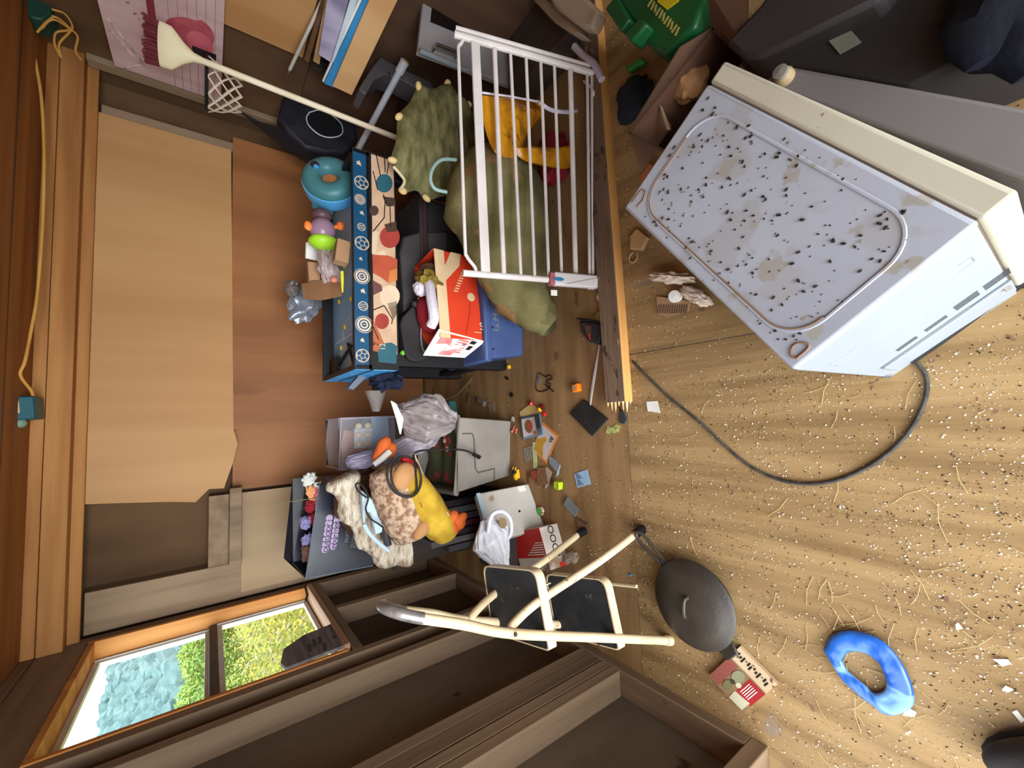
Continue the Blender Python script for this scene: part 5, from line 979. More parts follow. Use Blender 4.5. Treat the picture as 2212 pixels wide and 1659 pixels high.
# ------------------------------------------------------------------ right-hand clutter in the dark
t = thing('green_toolbox', 'green plastic toy box with pale lettering and yellow sticker beyond the lumber', 'toy box', (1.62, .82, 0))
m_gn = mat('green_plastic', (18, 74, 36), (14, 60, 30), .4, bump=.03)
def pzbox(pts, z, dz): return MB().slab([pz(x, y, z) for x, y in pts], (0, 0, -dz))
pzbox(((1310, -30), (1400, 100), (1432, 118), (1500, 60), (1530, -30)), .30, .29).build('body', m_gn, t, bevel=.012, seg=3)
pzbox(((1345, 72), (1380, 36), (1398, 50), (1362, 92)), .335, .05).build('handle_lug', m_gn, t, bevel=.008)
pzbox(((1306, 18), (1340, 68), (1360, 40), (1330, -10)), .32, .03).build('rib', m_gn, t, bevel=.006)
pzbox(((1424, -30), (1470, -30), (1465, 2), (1440, 20), (1420, 4)), .303, .003).build('sticker', mat('sticker_yellow', (190, 166, 30), (170, 146, 20), .5, bump=0), t)
q = MB()
for k in range(11): p = pz(1404+5.8*k, 6+6.2*k, .3015); q.box(p, (.006, .018, .002), rot('Z', 30+20*(k % 3)))
q.build('print', mat('print_olive', (150, 140, 70), bump=0), t, smooth=False)
tag(pzbox(((1350, 142), (1384, 122), (1392, 132), (1354, 156)), .03, .026).build('green_lug', mat('light_green', (60, 150, 76), (50, 134, 64), .4, bump=0), bevel=.006), 'loose light green plastic handle on the floor beyond the lumber', 'handle')
tag(MB().blob(pz(1370, 215, .03), (.08, .07, .035), None, .35, 2, 3, 3).build('blue_rag', mat('dusty_blue_rag', (30, 36, 48), (20, 24, 32), .9, bump=.2)), 'dusty dark blue rag on the floor between lumber and cardboard box', 'rag')
t = thing('cardboard_box', 'open brown cardboard box with raised flap behind the fridge', 'box', (.86, .66, 0))
cbm = mat('box_brown', (102, 72, 53), (84, 59, 43), .85, vs=3, bump=.05); cbd = mat('box_inside', (96, 66, 48), (76, 52, 38), .9, bump=.05)
a1, a2, a3, a4 = pz(1358, 288, .26), pz(1540, 60, .26), pz(1620, 120, .26), pz(1440, 330, .26)
q = MB()
for i, j in ((0, 1), (1, 2), (2, 3), (3, 0)):
    c = (a1, a2, a3, a4); q.slab([c[i], c[j], V((c[j].x, c[j].y, .003)), V((c[i].x, c[i].y, .003))], ((a1+a3)/2-(c[i]+c[j])/2).normalized()*.005)
q.slab([V((p.x, p.y, .003)) for p in (a1, a2, a3, a4)], (0, 0, .005)); q.build('carton', cbd, t)
MB().slab([a1, a2, pz(1470, 102, .36), pz(1380, 250, .31)], (.003, .003, 0)).build('flap', cbm, t)
MB().slab([a1, pz(1418, 230, .24), pz(1450, 270, .20), pz(1385, 372, .20)], (0, 0, -.004)).build('flap', cbm, t)
MB().slab([pz(1424, 225, .24), pz(1430, 232, .24), pz(1448, 280, .24), pz(1440, 280, .24)], (0, 0, -.004)).build('flap_edge', mat('kraft_pale', (176, 148, 122), bump=0), t)
MB().slab([a2, a3, pz(1620, -30, .32), pz(1525, -30, .32)], (0, 0, .004)).build('flap', cbm, t)
MB().blob(pz(1492, 178, .20), (.05, .045, .04), None, .3, 2, 3, 3).build('torn_kraft', mat('kraft_ball', (170, 124, 84), (140, 98, 64), .9, bump=.15), t)
tag(MB().slab([pz(x, y, .05) for x, y in ((1380, 385), (1402, 352), (1440, 372), (1400, 410))], (0, 0, -.04)).build('orange_carton', mat('rust_carton', (176, 104, 70), (150, 86, 56), .85, bump=.05), bevel=.002), 'flattened rust brown carton poking out beside the fridge corner', 'carton')
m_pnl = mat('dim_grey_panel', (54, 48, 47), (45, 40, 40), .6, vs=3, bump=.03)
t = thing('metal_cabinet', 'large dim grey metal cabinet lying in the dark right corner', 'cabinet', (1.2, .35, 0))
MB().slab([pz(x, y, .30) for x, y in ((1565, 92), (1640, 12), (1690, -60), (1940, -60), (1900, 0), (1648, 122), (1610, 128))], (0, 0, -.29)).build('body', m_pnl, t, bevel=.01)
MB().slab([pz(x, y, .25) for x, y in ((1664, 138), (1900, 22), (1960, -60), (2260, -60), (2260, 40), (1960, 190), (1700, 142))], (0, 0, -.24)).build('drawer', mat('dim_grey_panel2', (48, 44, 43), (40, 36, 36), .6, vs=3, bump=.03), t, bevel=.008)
MB().slab([pz(x, y, .252) for x, y in ((1786, 84), (1835, 62), (1862, 92), (1815, 118))], (0, 0, .001)).build('sticker', mat('sage_sticker', (120, 120, 108), (108, 108, 96), .6, bump=0), t)
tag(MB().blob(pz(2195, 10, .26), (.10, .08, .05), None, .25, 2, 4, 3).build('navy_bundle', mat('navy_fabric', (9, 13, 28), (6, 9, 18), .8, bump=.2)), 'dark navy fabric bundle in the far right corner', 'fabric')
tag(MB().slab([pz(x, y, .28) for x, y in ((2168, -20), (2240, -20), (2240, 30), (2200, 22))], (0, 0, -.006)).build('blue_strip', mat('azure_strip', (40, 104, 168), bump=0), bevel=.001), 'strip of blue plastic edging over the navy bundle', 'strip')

# ------------------------------------------------------------------ cords and litter on the floor
def floorcord(name, label, pts, r, m=m_cord, z=None):
    return tag(MB().tube(smoothpath([pz(x, y, r if z is None else z) for x, y in pts], 7), r, 8).build(name, m), label, 'cord')
m_cd2 = mat('dusty_cord', (48, 45, 43), (78, 72, 66), .7, vs=50, bump=.1)
floorcord('extension_cord', 'long dusty black cord curving over the bare floor from lumber to fridge', ((1366, 780), (1400, 815), (1450, 862), (1510, 910), (1560, 957), (1610, 1000), (1660, 1028), (1720, 1044), (1775, 1044), (1830, 1030), (1890, 1000), (1940, 960), (1975, 915), (1998, 865), (2002, 820), (1985, 788), (1965, 768)), .0045, m_cd2)
t = thing('flat_cord', 'thin black cord with slim plug lying along the end of the lumber', 'cord', pz(1330, 850, 0))
MB().tube(smoothpath([pz(x, y, .003) for x, y in ((1322, 780), (1320, 810), (1324, 840), (1334, 868), (1341, 890))], 6), .0026, 8).build('cable', m_cord, t)
MB().slab([pz(x, y, .008) for x, y in ((1338, 888), (1346, 886), (1354, 906), (1348, 916), (1337, 914))], (0, 0, -.007)).build('plug', mat('plug_slate', (52, 58, 62), bump=0), t, bevel=.002)
floorcord('cord_scrap', 'dark greasy pipe insulation under the front of the fridge', ((1962, 778), (1992, 758), (2052, 716), (2122, 664), (2196, 612), (2260, 566)), .012, mat('dark_hose', (38, 36, 38), (22, 21, 22), .6, bump=.2))
floorcord('green_wire', 'short pale green wire end beside the dark hose under the fridge', ((2062, 672), (2085, 662), (2106, 646)), .004, mat('green_wire', (120, 160, 120), bump=0), .02)
def flat(name, label, cat, pts, th, m, z=None, group=None, bev=0):
    return tag(MB().slab([pz(x, y, th+.001 if z is None else z) for x, y in pts], (0, 0, -th)).build(name, m, bevel=bev), label, cat, group)
m_pk = mat('dirty_black', (40, 37, 35), (28, 26, 25), .8, vs=12, bump=.1, spots=[((150, 130, 110), 50, .69, (1, 1, 1))])
flat('black_board', 'flat black rubber pad with a white strap stub on the floor', 'pad', ((1230, 893), (1260, 863), (1312, 905), (1278, 942)), .010, m_pk, bev=.002)
tag(MB().tube(smoothpath([pz(x, y, .008) for x, y in ((1274, 884), (1278, 850), (1284, 812), (1290, 775), (1295, 745), (1300, 736), (1318, 726))], 6), [.0035+.004*math.sin(min(PI, i/22*PI)) for i in range(37)], 8, flat=(1, 1, .5)).build('white_strip', mat('white_strip', (206, 196, 190), (176, 164, 156), .6, bump=.1)), 'narrow white plastic strip running from black pad toward the lumber', 'strip')
P = smoothpath([pz(x, y, .004) for x, y in ((1162, 808), (1158, 838), (1166, 846), (1182, 842), (1190, 830), (1180, 826), (1186, 820), (1193, 818), (1188, 810), (1178, 814), (1166, 806), (1162, 808))], 4)
tag(MB().tube(P[:-1], .0022, 6, closed=True).tube([pz(1178, 830, .004), pz(1196, 846, .004)], .003, 6).build('wire_shape', m_blk), 'black wire outline of a bent frame lying flat on the floor', 'frame')
tag(MB().slab([pz(x, y, .003) for x, y in ((1161, 822), (1166, 812), (1170, 818), (1167, 828))], (0, 0, -.002)).build('grey_chip', m_grey), 'small grey chip inside the black wire outline', 'chip')
def brick(name, label, cat, x, y, d, rz, m, z=None, bev=.003): c = pz(x, y, d[2]/2 if z is None else z); return tag(MB().box(c, d, rot('Z', rz)).build(name, m, bevel=bev), label, cat)
m_ora = mat('orange_block', (246, 140, 30), (232, 122, 20), .4, bump=0)
t = thing('toy_block', 'orange toy block with a pale picture panel on the open floor', 'toy block', pz(1246, 838, 0))
c = pz(1246, 838, .014); MB().box(c, (.034, .034, .027), rot('Z', 8)).build('block', m_ora, t, bevel=.004); MB().box(c+V((.002, -.0, .0138)), (.020, .012, .001), rot('Z', 8)).build('picture', mat('panel_pic', (170, 160, 150), (110, 120, 90), vs=60, bump=0), t)
t = thing('toy_block', 'lime green toy block with a digit near the grey bin', 'toy block', pz(1206, 1048, 0))
c = pz(1206, 1048, .014); o = MB().box(c, (.034, .034, .027), rot('Z', -8)).build('block', mat('lime_block', (186, 214, 40), (168, 198, 30), .4, bump=0), t, bevel=.004)
text('2', c+V((-.012, -.004, .0138)), (0, -1, 0), (1, 0, 0), .026, mat('olive_print', (96, 96, 20), bump=0), t)
brick('yellow_brick', 'small yellow plastic brick by the front leg of the table', 'brick', 1099, 793, (.018, .018, .016), 10, m_yel)
brick('black_chip', 'small black plastic piece lying just below the table leg', 'piece', 1095, 817, (.026, .012, .008), 60, m_blk, bev=.001); brick('black_chip', 'small black square piece on floor further left of the table leg', 'piece', 1105, 853, (.018, .018, .010), 40, m_blk, bev=.001)
flat('paper_square', 'small white paper square partly covered with chaff near the lumber end', 'paper', ((1396, 868), (1420, 866), (1426, 892), (1399, 888)), .0012, m_paper)
t = thing('flash_card', 'orange bordered alphabet flash card on the floor by the grey bin', 'card', pz(1180, 960, 0))
fc = [pz(x, y, .004) for x, y in ((1172, 912), (1206, 940), (1180, 1002), (1158, 984))]; fc[3] = fc[0]+fc[2]-fc[1]
MB().slab(fc, (0, 0, -.002)).build('card', mat('card_orange', (226, 138, 56), (210, 120, 44), .6, bump=0), t)
cc = sum(fc, V())/4; fi = [cc+(p-cc)*.86+V((0, 0, .0006)) for p in fc]; MB().slab(fi, (0, 0, .0003)).build('face', mat('card_white', (206, 190, 186), (194, 178, 172), .6, bump=0), t)
fq = lambda a, b: (fi[0]*(1-a)+fi[1]*a)*(1-b)+(fi[3]*(1-a)+fi[2]*a)*b+V((0, 0, .0008))
MB().slab([fq(*p) for p in ((.05, .55), (.35, .35), (.55, .42), (.5, .6), (.75, .98), (.05, .98))], (0, 0, .0003)).slab([fq(.45+.12*math.cos(a), .40+.10*math.sin(a)) for a in [i*PI/6 for i in range(12)]], (0, 0, .0004)).build('bear_print', mat('bear_ochre', (196, 150, 50), (176, 128, 36), .6, bump=0), t, smooth=False)
text('Bb', fq(.72, .10), (fi[2]-fi[1]), (fi[1]-fi[0])*1.0, .030, m_ink, t)
t = thing('picture_card', 'curled grey blue picture card with a red pot on the flash card', 'card', pz(1150, 925, .006))
pq = [pz(x, y, z) for x, y, z in ((1122, 902, .012), (1166, 892, .03), (1174, 938, .022), (1128, 950, .012))]
crv = lambda a, b, o=0: (pq[0]*(1-a)+pq[1]*a)*(1-b)+(pq[3]*(1-a)+pq[2]*a)*b+V((0, 0, o-.010*math.sin(PI*a)+.0))
MB().grid(lambda a, b: crv(a, b), 10, 6).build('card', mat('card_blue_grey', (110, 134, 150), (92, 114, 130), .5, bump=0), t, solid=.0015)
MB().grid(lambda a, b: crv(.08+.6*a, .1+.8*b, .0018), 10, 6).build('face', mat('card_white', (0, 0, 0)), t)
MB().grid(lambda a, b: crv(.70+.24*a, .08+.6*b, .0018), 4, 4).build('dark_panel', mat('card_dark', (78, 70, 74), bump=0), t)
disc = lambda ca, cb, ra, rb, o: [crv(ca+ra*math.cos(a), cb+rb*math.sin(a), o) for a in [i*PI/9 for i in range(18)]]
MB().slab(disc(.36, .48, .17, .30, .0030), (0, 0, .0004)).build('pot_print', mat('pot_brown', (134, 96, 66), bump=0), t); MB().slab(disc(.42, .48, .08, .20, .0040), (0, 0, .0004)).build('stew_print', mat('stew_red', (186, 70, 66), bump=0), t); MB().slab(disc(.60, .82, .08, .08, .0034), (0, 0, .0004)).build('carrot_print', m_of, t)
flat('yellow_card', 'yellowish card edge under the curled picture card', 'card', ((1122, 890), (1146, 872), (1160, 880), (1166, 893), (1125, 903)), .002, mat('pale_yellow_card', (206, 178, 116), (190, 160, 98), .7, bump=0), .005)
q = MB(); [q.blob(pz(x, y, .012), (.012, .012, .010), None, .4, 3, k, 2, mi=k % 3) for k, (x, y) in enumerate(((1147, 872), (1170, 878), (1166, 885), (1176, 894), (1172, 880)))]
tag(q.build('red_figure', [m_red, mat('dark_red', (120, 24, 20), bump=0), m_yel]), 'tiny red and yellow toy figure above the picture card', 'toy figure')
t = thing('toy_car', 'small yellow toy vehicle with black window beside the grey bin base', 'toy car', pz(1115, 1020, 0))
c = pz(1116, 1024, .014); MB().box(c, (.045, .030, .022), rot('Z', 10)).blob(c+V((-.012, 0, .006)), (.02, .016, .012), None, 0, 1, 1, 2).build('body', m_yel, t, bevel=.005); MB().box(c+V((.014, 0, .014)), (.020, .024, .014), rot('Z', 10)).build('cab', m_blk, t, bevel=.003)
for s_ in (-1, 1): MB().tube([c+V((.02, .010*s_, .018)), c+V((.036, .010*s_, .010))], .003, 6).build('fork', m_yel, t)
t = thing('blue_card', 'light blue and white printed card lying alone on the floor', 'card', pz(1257, 1034, 0))
cp = [pz(x, y, .0025) for x, y in ((1240, 1024), (1268, 1014), (1276, 1046), (1247, 1054))]; MB().slab(cp, (0, 0, -.0015)).build('card', mat('ice_card', (158, 188, 214), (144, 176, 204), .6, bump=0), t)
q2 = lambda a, b: (cp[0]*(1-a)+cp[1]*a)*(1-b)+(cp[3]*(1-a)+cp[2]*a)*b+V((0, 0, .0004)); q = MB()
for k in range(8): q.slab([q2(.10+.02*(k % 3), .05+.11*k), q2(.36+.06*(k % 4), .08+.11*k), q2(.34+.06*(k % 4), .12+.11*k), q2(.10, .10+.11*k)], (0, 0, .0003), k % 2)
q.build('print', [m_ink, mat('ink_blue', (50, 76, 130), bump=0)], t, smooth=False)
flat('grey_card', 'dull grey card tilted on the chaff near the red shoebox', 'card', ((1216, 1090), (1226, 1073), (1250, 1100), (1242, 1117)), .003, mat('grey_blue_card', (126, 128, 130), (110, 112, 116), .6, bump=0), .012)
t = thing('bottle_cap', 'green and red striped round cap on the floor by the white device', 'cap', pz(1171, 1103, 0))
MB().lathe([(0, .004), (.018, .004), (.020, .018), (0, .020)], pz(1171, 1103, 0), None, 20).build('cap', mat('cap_green', (110, 180, 80), (96, 164, 70), .4, bump=0), t); MB().lathe([(.0195, .003), (.0205, .004), (.0208, .015), (.0198, .016)], pz(1171, 1103, 0), None, 20).build('striped_band', mat('cap_band', (176, 60, 50), (216, 196, 180), .5, vs=120, bump=0, lo=.48, hi=.52), t)
flat('leaf_scrap', 'torn pale green and yellow printed scrap beside the black pad', 'scrap', ((1308, 935), (1312, 920), (1322, 924), (1330, 916), (1342, 921), (1334, 934), (1318, 937)), .0015, mat('pale_green_scrap', (196, 192, 120), (120, 130, 70), .7, vs=60, bump=0))
t = thing('black_pouch', 'small black pouch with open side on the floor by the lumber', 'pouch', pz(1285, 715, 0))
MB().slab([pz(x, y, .035) for x, y in ((1250, 692), (1298, 698), (1302, 712), (1292, 745), (1270, 738), (1254, 716))], (0, 0, -.034)).build('body', mat('pouch_black', (44, 42, 46), (28, 27, 30), .7, bump=.2), t, bevel=.008)
MB().slab([pz(x, y, .0365) for x, y in ((1262, 702), (1276, 704), (1276, 726), (1268, 728))], (0, 0, -.002)).build('inside', mat('pouch_brown', (90, 62, 44), bump=0), t)
MB().tube([pz(1246, 688, .04), pz(1298, 696, .04)], .004, 6).build('drawcord', m_blk, t); MB().tube([pz(1272, 722, .039), pz(1275, 734, .039)], .003, 6).build('red_pull', m_red, t)
tag(MB().blob(pz(1313, 708, .02), (.019, .019, .019), None, 0, 1, 1, 3).build('red_ball', mat('red_ball', (206, 40, 46), (186, 30, 38), .3, bump=0)), 'small red ball against the lumber', 'ball')
flat('foil_scrap', 'yellowish green foil wrapper piece above the red ball', 'wrapper', ((1278, 683), (1296, 670), (1308, 672), (1306, 690), (1292, 696)), .012, mat('foil_olive', (160, 150, 80), (120, 110, 50), .4, vs=40, bump=.1), bev=.002)
for k, (x, y, cc) in enumerate(((975, 880, (70, 130, 128)), (1040, 868, (120, 108, 100)), (1062, 880, (150, 130, 104)))):
    brick(('teal_crate', 'grey_case', 'tan_scrap')[k], ('small teal plastic crate in the shadow behind the grey bin', 'slim grey case lying in shadow under the table end', 'tan paper scrap lying beside the slim grey case')[k], ('crate', 'case', 'paper')[k], x, y, ((.07, .05, .05), (.075, .03, .02), (.05, .06, .003))[k], (10, 65, 5)[k], mat('litter_%d' % k, cc, rough=.6, bump=.05))
tag(MB().tube([pz(1020, 816, .02), pz(990, 850, .05), pz(945, 872, .10)], .008, 8).build('olive_stick', mat('olive_stick', (104, 92, 50), (84, 74, 38), .7, bump=0)), 'olive stick leaning in the shadow between table and grey bin', 'stick')
for k, (pts, cc, lb) in enumerate(((((1130, 968), (1150, 962), (1152, 992), (1134, 1000)), (150, 138, 124), 'speckled grey card under the alphabet flash card'), (((1150, 955), (1158, 955), (1160, 1012), (1152, 1012)), (206, 214, 150), 'pale lime striped card edge beside the flash card'), (((1186, 985), (1200, 992), (1212, 1010), (1200, 1018), (1186, 1000)), (140, 146, 156), 'blue grey card with red print below the flash card'), (((1205, 1012), (1210, 1002), (1206, 1026), (1200, 1030)), (190, 206, 214), 'narrow light blue paper strip by the lime block'), (((1180, 1008), (1192, 1020), (1184, 1050), (1178, 1056), (1176, 1030)), (190, 176, 156), 'pale torn paper strip beside the lime block'), (((1146, 1018), (1158, 1016), (1160, 1032), (1150, 1036)), (170, 80, 60), 'red and green little card near the toy vehicle'), (((1160, 1010), (1178, 1010), (1184, 1045), (1160, 1050)), (140, 100, 66), 'brown cardboard piece by the lime block'))):
    flat('litter_card', lb, 'card', pts, .0015, mat('card_tone_%d' % k, cc, rough=.7, bump=0, vs=60), .003+.0016*k)
tag(MB().blob(pz(1108, 905, .01), (.016, .013, .010), None, .3, 3, 2, 2).build('bead', mat('grey_bead', (150, 140, 124), bump=0)), 'pale pebble-like bead beside the grey bin corner', 'bead')
t_ = MB().tube(smoothpath([pz(x, y, .008) for x, y in ((1112, 920), (1108, 930), (1116, 926), (1114, 936))], 4), .004, 6).blob(pz(1106, 932, .008), (.008, .008, .007), None, .1, 2, 2, 2); tag(t_.build('pink_twist', mat('salmon_toy', (216, 120, 96), (200, 100, 80), .5, bump=0)), 'salmon twisted toy piece by the grey bin corner', 'toy')
tag(MB().blob(pz(1362, 1242, .004), (.006, .008, .004), None, .2, 2, 2, 1).build('blue_crumb', m_blue), 'tiny blue crumb on the floor between stool and skillet', 'crumb'); tag(MB().tube([pz(1245, 1120, .006), pz(1268, 1135, .006)], .006, 8).build('brown_tube', mat('brown_tube', (104, 70, 60), bump=0)), 'short brown tube next to the dull grey card', 'tube')
# litter beside the fridge
m_wr = mat('cream_wrap', (222, 204, 186), (196, 176, 158), .6, vs=8, bump=.15)
tag(MB().blob(pz(1450, 600, .03), (.018, .075, .028), rot('Z', -20), .45, 2.4, 3, 4, fold=True).build('crumpled_paper', m_wr), 'cream crumpled paper wrapper on the floor against the fridge', 'paper')
tag(MB().blob(pz(1503, 640, .025), (.02, .06, .022), rot('Z', -38), .35, 2.2, 5, 4, fold=True).build('crumpled_paper', m_wr), 'pale crumpled paper pushed under the fridge edge', 'paper')
tag(MB().lathe([(0, 0), (.020, 0), (.020, .022), (0, .024)], pz(1462, 640, .01), frame((1, .4, .3), (0, 1, .2)), 18).build('plastic_disc', m_paper), 'round white plastic cap with fly specks by the crumpled wrapper', 'cap')
q = MB()
P = [pz(x, y, .008) for x, y in ((1418, 640), (1490, 650), (1486, 672), (1440, 685), (1420, 678))]; q.slab(P, (0, 0, -.006))
o = tag(q.build('corrugated_card', mat('corrugated_brown', (176, 140, 106), (150, 114, 82), .85, bump=.1)), 'torn corrugated cardboard strip beside the fridge', 'cardboard')
q = MB()
for k in range(13): a, b = pz(1424+5*k, 658, .0085), pz(1421+5*k, 677, .0085); q.tube([a, b], .0018, 4)
q.build('ridges', mat('ridge_dark', (70, 50, 34), bump=0), o)
tag(MB().slab([pz(x, y, .02) for x, y in ((1360, 510), (1375, 492), (1398, 512), (1385, 540), (1360, 538))], (0, 0, -.018)).build('tan_block', mat('tan_block', (186, 146, 98), (164, 124, 80), .7, bump=.05), bevel=.004), 'small tan carton piece between lumber and fridge corner', 'carton')
tag(MB().tube(arc(pz(1368, 556, .006), (1, 0, 0), (0, 1, 0), .018, 0, 300, 18), .003, 6).build('string_curl', mat('twine', (190, 160, 120), bump=0)), 'curl of pale twine against the lumber edge', 'twine')
for k, (pts, lb) in enumerate(((((2064, 1350), (2070, 1345), (2080, 1358), (2066, 1362)), 'white paper chip on the chaff nearest the blue ring'), (((2144, 1424), (2176, 1424), (2184, 1434), (2166, 1440)), 'longer white paper chip on the chaff at the frame edge'), (((2164, 1490), (2172, 1481), (2190, 1490), (2178, 1496)), 'angular white paper chip among thick chaff'), (((2186, 1538), (2196, 1534), (2214, 1556), (2206, 1562)), 'white paper chip right beside the dark shoe'), (((1957, 1583), (1968, 1578), (1966, 1584), (1956, 1588)), 'thin white sliver on the floor below the blue ring'))):
    flat('paper_chip', lb, 'paper', pts, .0012, m_paper, .006)
# shoe of the person standing at the door
t = thing('shoe', 'dark shoe toe at the corner of the floor nearest the viewer', 'shoe', (-.70, .055, 0))
MB().blob((-.662, .055, .036), (.052, .115, .036), rot('Z', 24), .03, 2, 3, 4).build('upper', mat('shoe_dark', (44, 36, 36), (28, 23, 24), .55, bump=.1), t)
q = MB().blob((-.662, .055, .012), (.055, .118, .012), rot('Z', 24), 0, 2, 3, 3); q.build('sole', m_blk, t)
# dry leaves outside the left wall
q = MB()
for k in range(60):
    p = V((-1.06+random.random()*.10, .42+random.random()*.13, .004+.02*random.random())); a = V((random.gauss(0, 1), random.gauss(0, 1), random.gauss(0, .5))).normalized(); b = a.orthogonal().normalized(); s_ = .01+.012*random.random()
    q.add([p-a*s_, p+b*s_*.5, p+a*s_, p-b*s_*.5], [(0, 1, 2, 3)], k % 2)
tag(q.build('leaf_litter', [mat('leaf_sage', (116, 112, 86), bump=0), mat('leaf_tan', (150, 134, 96), bump=0)], smooth=False), 'grey green leaf litter on the floor past the end of the wall', 'leaves', kind='stuff')

# ------------------------------------------------------------------ up at the ceiling: yellow cord between two teal lamps
m_yc = mat('yellow_cord', (206, 156, 78), (186, 134, 60), .6, bump=0)
tag(MB().tube(smoothpath([py(x, y, 2.50 if x < 60 else 2.54) for x, y in ((66, 38), (65, 80), (78, 140), (90, 220), (95, 330), (94, 430), (90, 520), (80, 640), (66, 720), (54, 780), (44, 810), (66, 842), (72, 856))], 6), .0055, 8).build('ceiling_rope', m_yc), 'yellow cord slung along the ceiling between two teal fixtures', 'cord')
t = thing('teal_fixture', 'teal fixture with a square white sticker on the top plate above the yellow cord end', 'light fixture', py(40, 880, 2.5))
P = [py(x, y, 2.52) for x, y in ((-30, 856), (74, 856), (76, 905), (-30, 912))]
MB().slab(P, (0, .12, 0)).build('housing', mat('dark_teal', (30, 92, 106), (24, 78, 92), .4, bump=0), t, bevel=.006)
MB().slab([py(x, y, 2.518) for x, y in ((12, 868), (41, 866), (43, 892), (14, 894))], (0, -.001, 0)).build('sticker', mat('sticker_tan', (206, 176, 142), (190, 158, 124), .6, bump=0), t)
MB().blob(py(44, 914, 2.54), (.02, .02, .02), None, 0, 1, 1, 2).build('bulb', mat('pale_teal', (130, 160, 140), bump=0), t)
t = thing('teal_fixture', 'dark green fixture with looped yellow cord in the ceiling corner over the hoop', 'light fixture', py(85, 10, 2.4))
MB().slab([py(x, y, 2.42) for x, y in ((46, -30), (50, 20), (66, 38), (92, 44), (110, 30), (116, -30))], (0, .10, 0)).build('housing', mat('forest_teal', (30, 66, 54), (22, 52, 42), .5, bump=0), t, bevel=.008)
for pts in (((112, 20), (140, 30), (156, 55), (150, 70), (128, 95), (132, 125)), ((112, 34), (130, 42), (152, 62), (168, 80), (163, 110), (176, 130)), ((90, 62), (105, 46), (122, 44), (150, 64), (122, 70), (118, 95), (130, 122)), ((80, 70), (100, 48), (116, 36))):
    MB().tube(smoothpath([py(x, y, 2.42) for x, y in pts], 5), .004, 7).build('cord_loop', m_yc, t)
# grey weathered shingle and bracket at the window
t = thing('shingle', 'weathered grey wood shingle propped in the near lower corner of the window', 'shingle', pX(690, 1400, -.93)-V((0, 0, .06)))
m_sh = wood('grey_shingle', (132, 124, 122), (84, 76, 74), 1, 2.4, .85, bump=.3)
P = [pX(x, y, -.925) for x, y in ((728, 1342), (655, 1372), (612, 1402), (606, 1432), (618, 1442), (695, 1412), (748, 1392), (742, 1366))]
MB().slab(P, (-.012, 0, 0)).build('board', m_sh, t, bevel=.001)
MB().lathe([(0, 0), (.009, 0), (.009, .001), (0, .001)], pX(722, 1376, -.9245), frame((0, 1, 0), (0, 0, 1)), 14).build('dark_knot', m_dk, t)
q = MB()
for x, y in ((678, 1388), (690, 1382), (700, 1396), (668, 1398)): q.slab([pX(x-4, y-6, -.924), pX(x+4, y-7, -.924), pX(x+7, y+9, -.924), pX(x-2, y+10, -.924)], (.0006, 0, 0))
q.build('dark_stain', mat('shingle_stain', (70, 66, 66), bump=0), t, smooth=False)
t = thing('window_latch', 'dark metal latch at the far lower corner of the window', 'latch', pX(660, 1290, -.93)-V((0, 0, .02)))
MB().tube([pX(658, 1262, -.92), pX(664, 1285, -.92), pX(660, 1300, -.93)], .006, 8).build('latch', m_dk, t)
tag(MB().tube(smoothpath([pX(x, y, -.90) for x, y in ((532, 1258), (560, 1252), (590, 1245), (612, 1250), (618, 1256))], 5), .005, 8).build('tan_rope', mat('tan_rope', (150, 120, 88), (120, 94, 66), .9, bump=.2)), 'short tan rope lying on the blocking above the window jamb', 'rope')

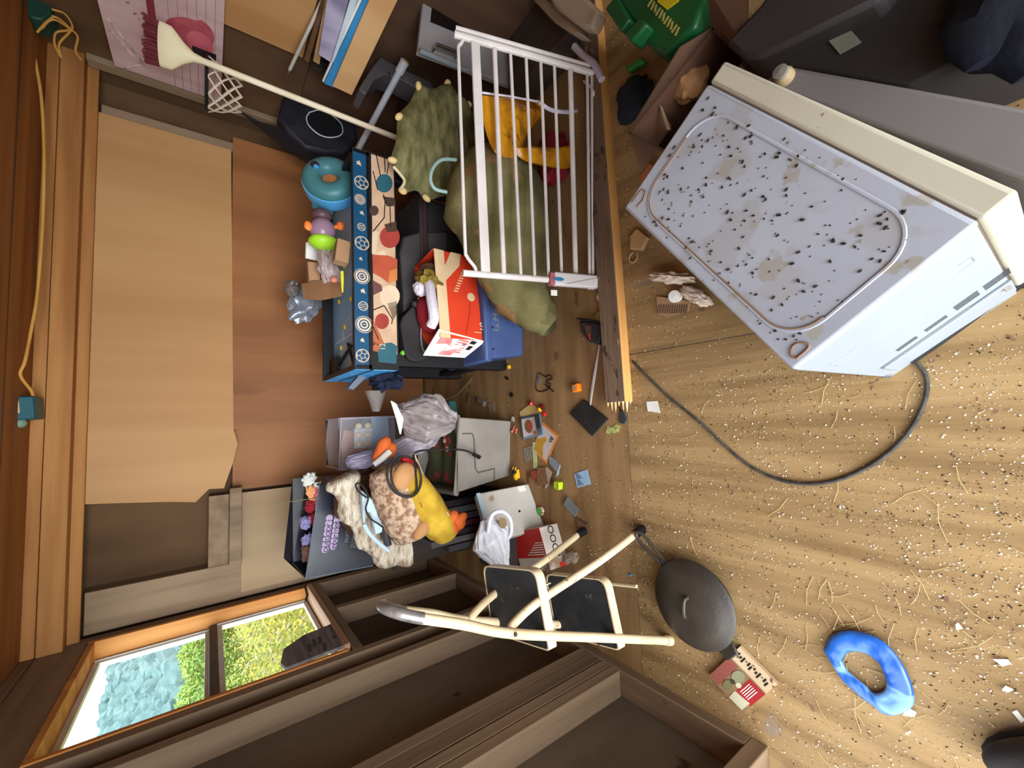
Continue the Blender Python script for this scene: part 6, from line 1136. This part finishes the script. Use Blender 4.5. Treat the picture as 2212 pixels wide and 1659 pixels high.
# ------------------------------------------------------------------ chaff and droppings on the floor
occ = [((pc.x, pc.y), .135), ((.30, .27), .0)]
def dens(x, y):
    d = .30+.35*noise.noise(V((x*3, y*3, 0)))
    if y < .30 and x < 0: d += 2.0*max(0, 1-math.hypot((x+.38)/.28, (y-.10)/.20))
    if -.25 < x < .15 and y < .2: d += .55*max(0, noise.noise(V((x*7, y*7, 4)))+.25)
    d += .8*max(0, 1-abs(math.hypot(x+.06, y-.32)-.21)/.03)*(x < 0)
    if y < .95: d += .2
    d += .5*max(0, 1-abs(y-.93)/.05)*(x > .0)
    d += 1.3*max(0, 1-math.hypot((x+.48)/.28, (y-1.08)/.25))
    return d*(.55 if y > 1.0 else 1)
qc, qd = MB(), MB(); n = 0
while n < 16000:
    x, y = random.uniform(-.96, 1.7), (random.uniform(-.1, 1.0) if random.random() < .72 else random.uniform(1.0, 1.75))
    if x > .1 and random.random() < .6: continue
    if y > 1.0 and x > .3 and random.random() < .7: continue
    if random.random() > dens(x, y): continue
    if math.hypot(x-pc.x, y-pc.y) < .12: continue
    v = V((x, y, 0))-V((A0.x, A0.y, 0)); 
    if -.01 < v.dot(ab) < aw and -.01 < v.dot(ad) < al: continue
    n += 1; dark = random.random() < (.42 if y < .95 else .66)
    s_ = (.0008+.0017*random.random()**3)*(1.15 if not dark else 1.0); an = random.random()*6.28; z = s_*.5
    if dark: qd.add([V((x, y, z))+rot('Z', an*57.3) @ V(p)*s_ for p in ((-1.4, 0, -.4), (0, -.55, -.4), (1.4, 0, -.4), (0, .55, -.4), (0, 0, .6))], [(0, 1, 4), (1, 2, 4), (2, 3, 4), (3, 0, 4)])
    else:
        M_ = rot('Z', an*57.3) @ rot('X', random.uniform(-40, 40)); qc.add([V((x, y, z+.0006))+M_ @ (V(p)*s_) for p in ((-1.2, 0, 0), (0, -.75, .15), (1.2, 0, 0), (0, .75, .15), (0, 0, .55))], [(0, 1, 4), (1, 2, 4), (2, 3, 4), (3, 0, 4), (3, 2, 1, 0)])
tag(qc.build('seed_chaff', mat('seed_hull', (232, 222, 204), (206, 192, 168), .5, bump=0), smooth=False, loc=(0, .6, 0)), 'pale seed hulls and chaff strewn over the plywood floor', 'chaff', kind='stuff')
tag(qd.build('floor_droppings', mat('dropping', (0, 0, 0)), smooth=False, loc=(0, .6, 0)), 'dark mouse droppings scattered across the plywood floor', 'droppings', kind='stuff')
q = MB()
for k in range(90):
    if k < 40: x, y = random.gauss(-.62, .09), random.gauss(.33, .07)
    else: x, y = random.uniform(-.9, .1), random.uniform(.0, .8)
    an = random.random()*6.28; ln = .012+.03*random.random(); d_ = V((math.cos(an), math.sin(an), 0)); p = V((x, y, .002)); q.tube([p-d_*ln, p+V((-d_.y, d_.x, 0))*ln*.15+V((0, 0, .001)), p+d_*ln], .0006, 4)
tag(q.build('straw', mat('straw', (206, 178, 128), (180, 150, 100), .8, bump=0), loc=(-.4, .4, 0)), 'thin straw stalks strewn around the blue ring', 'straw', kind='stuff')
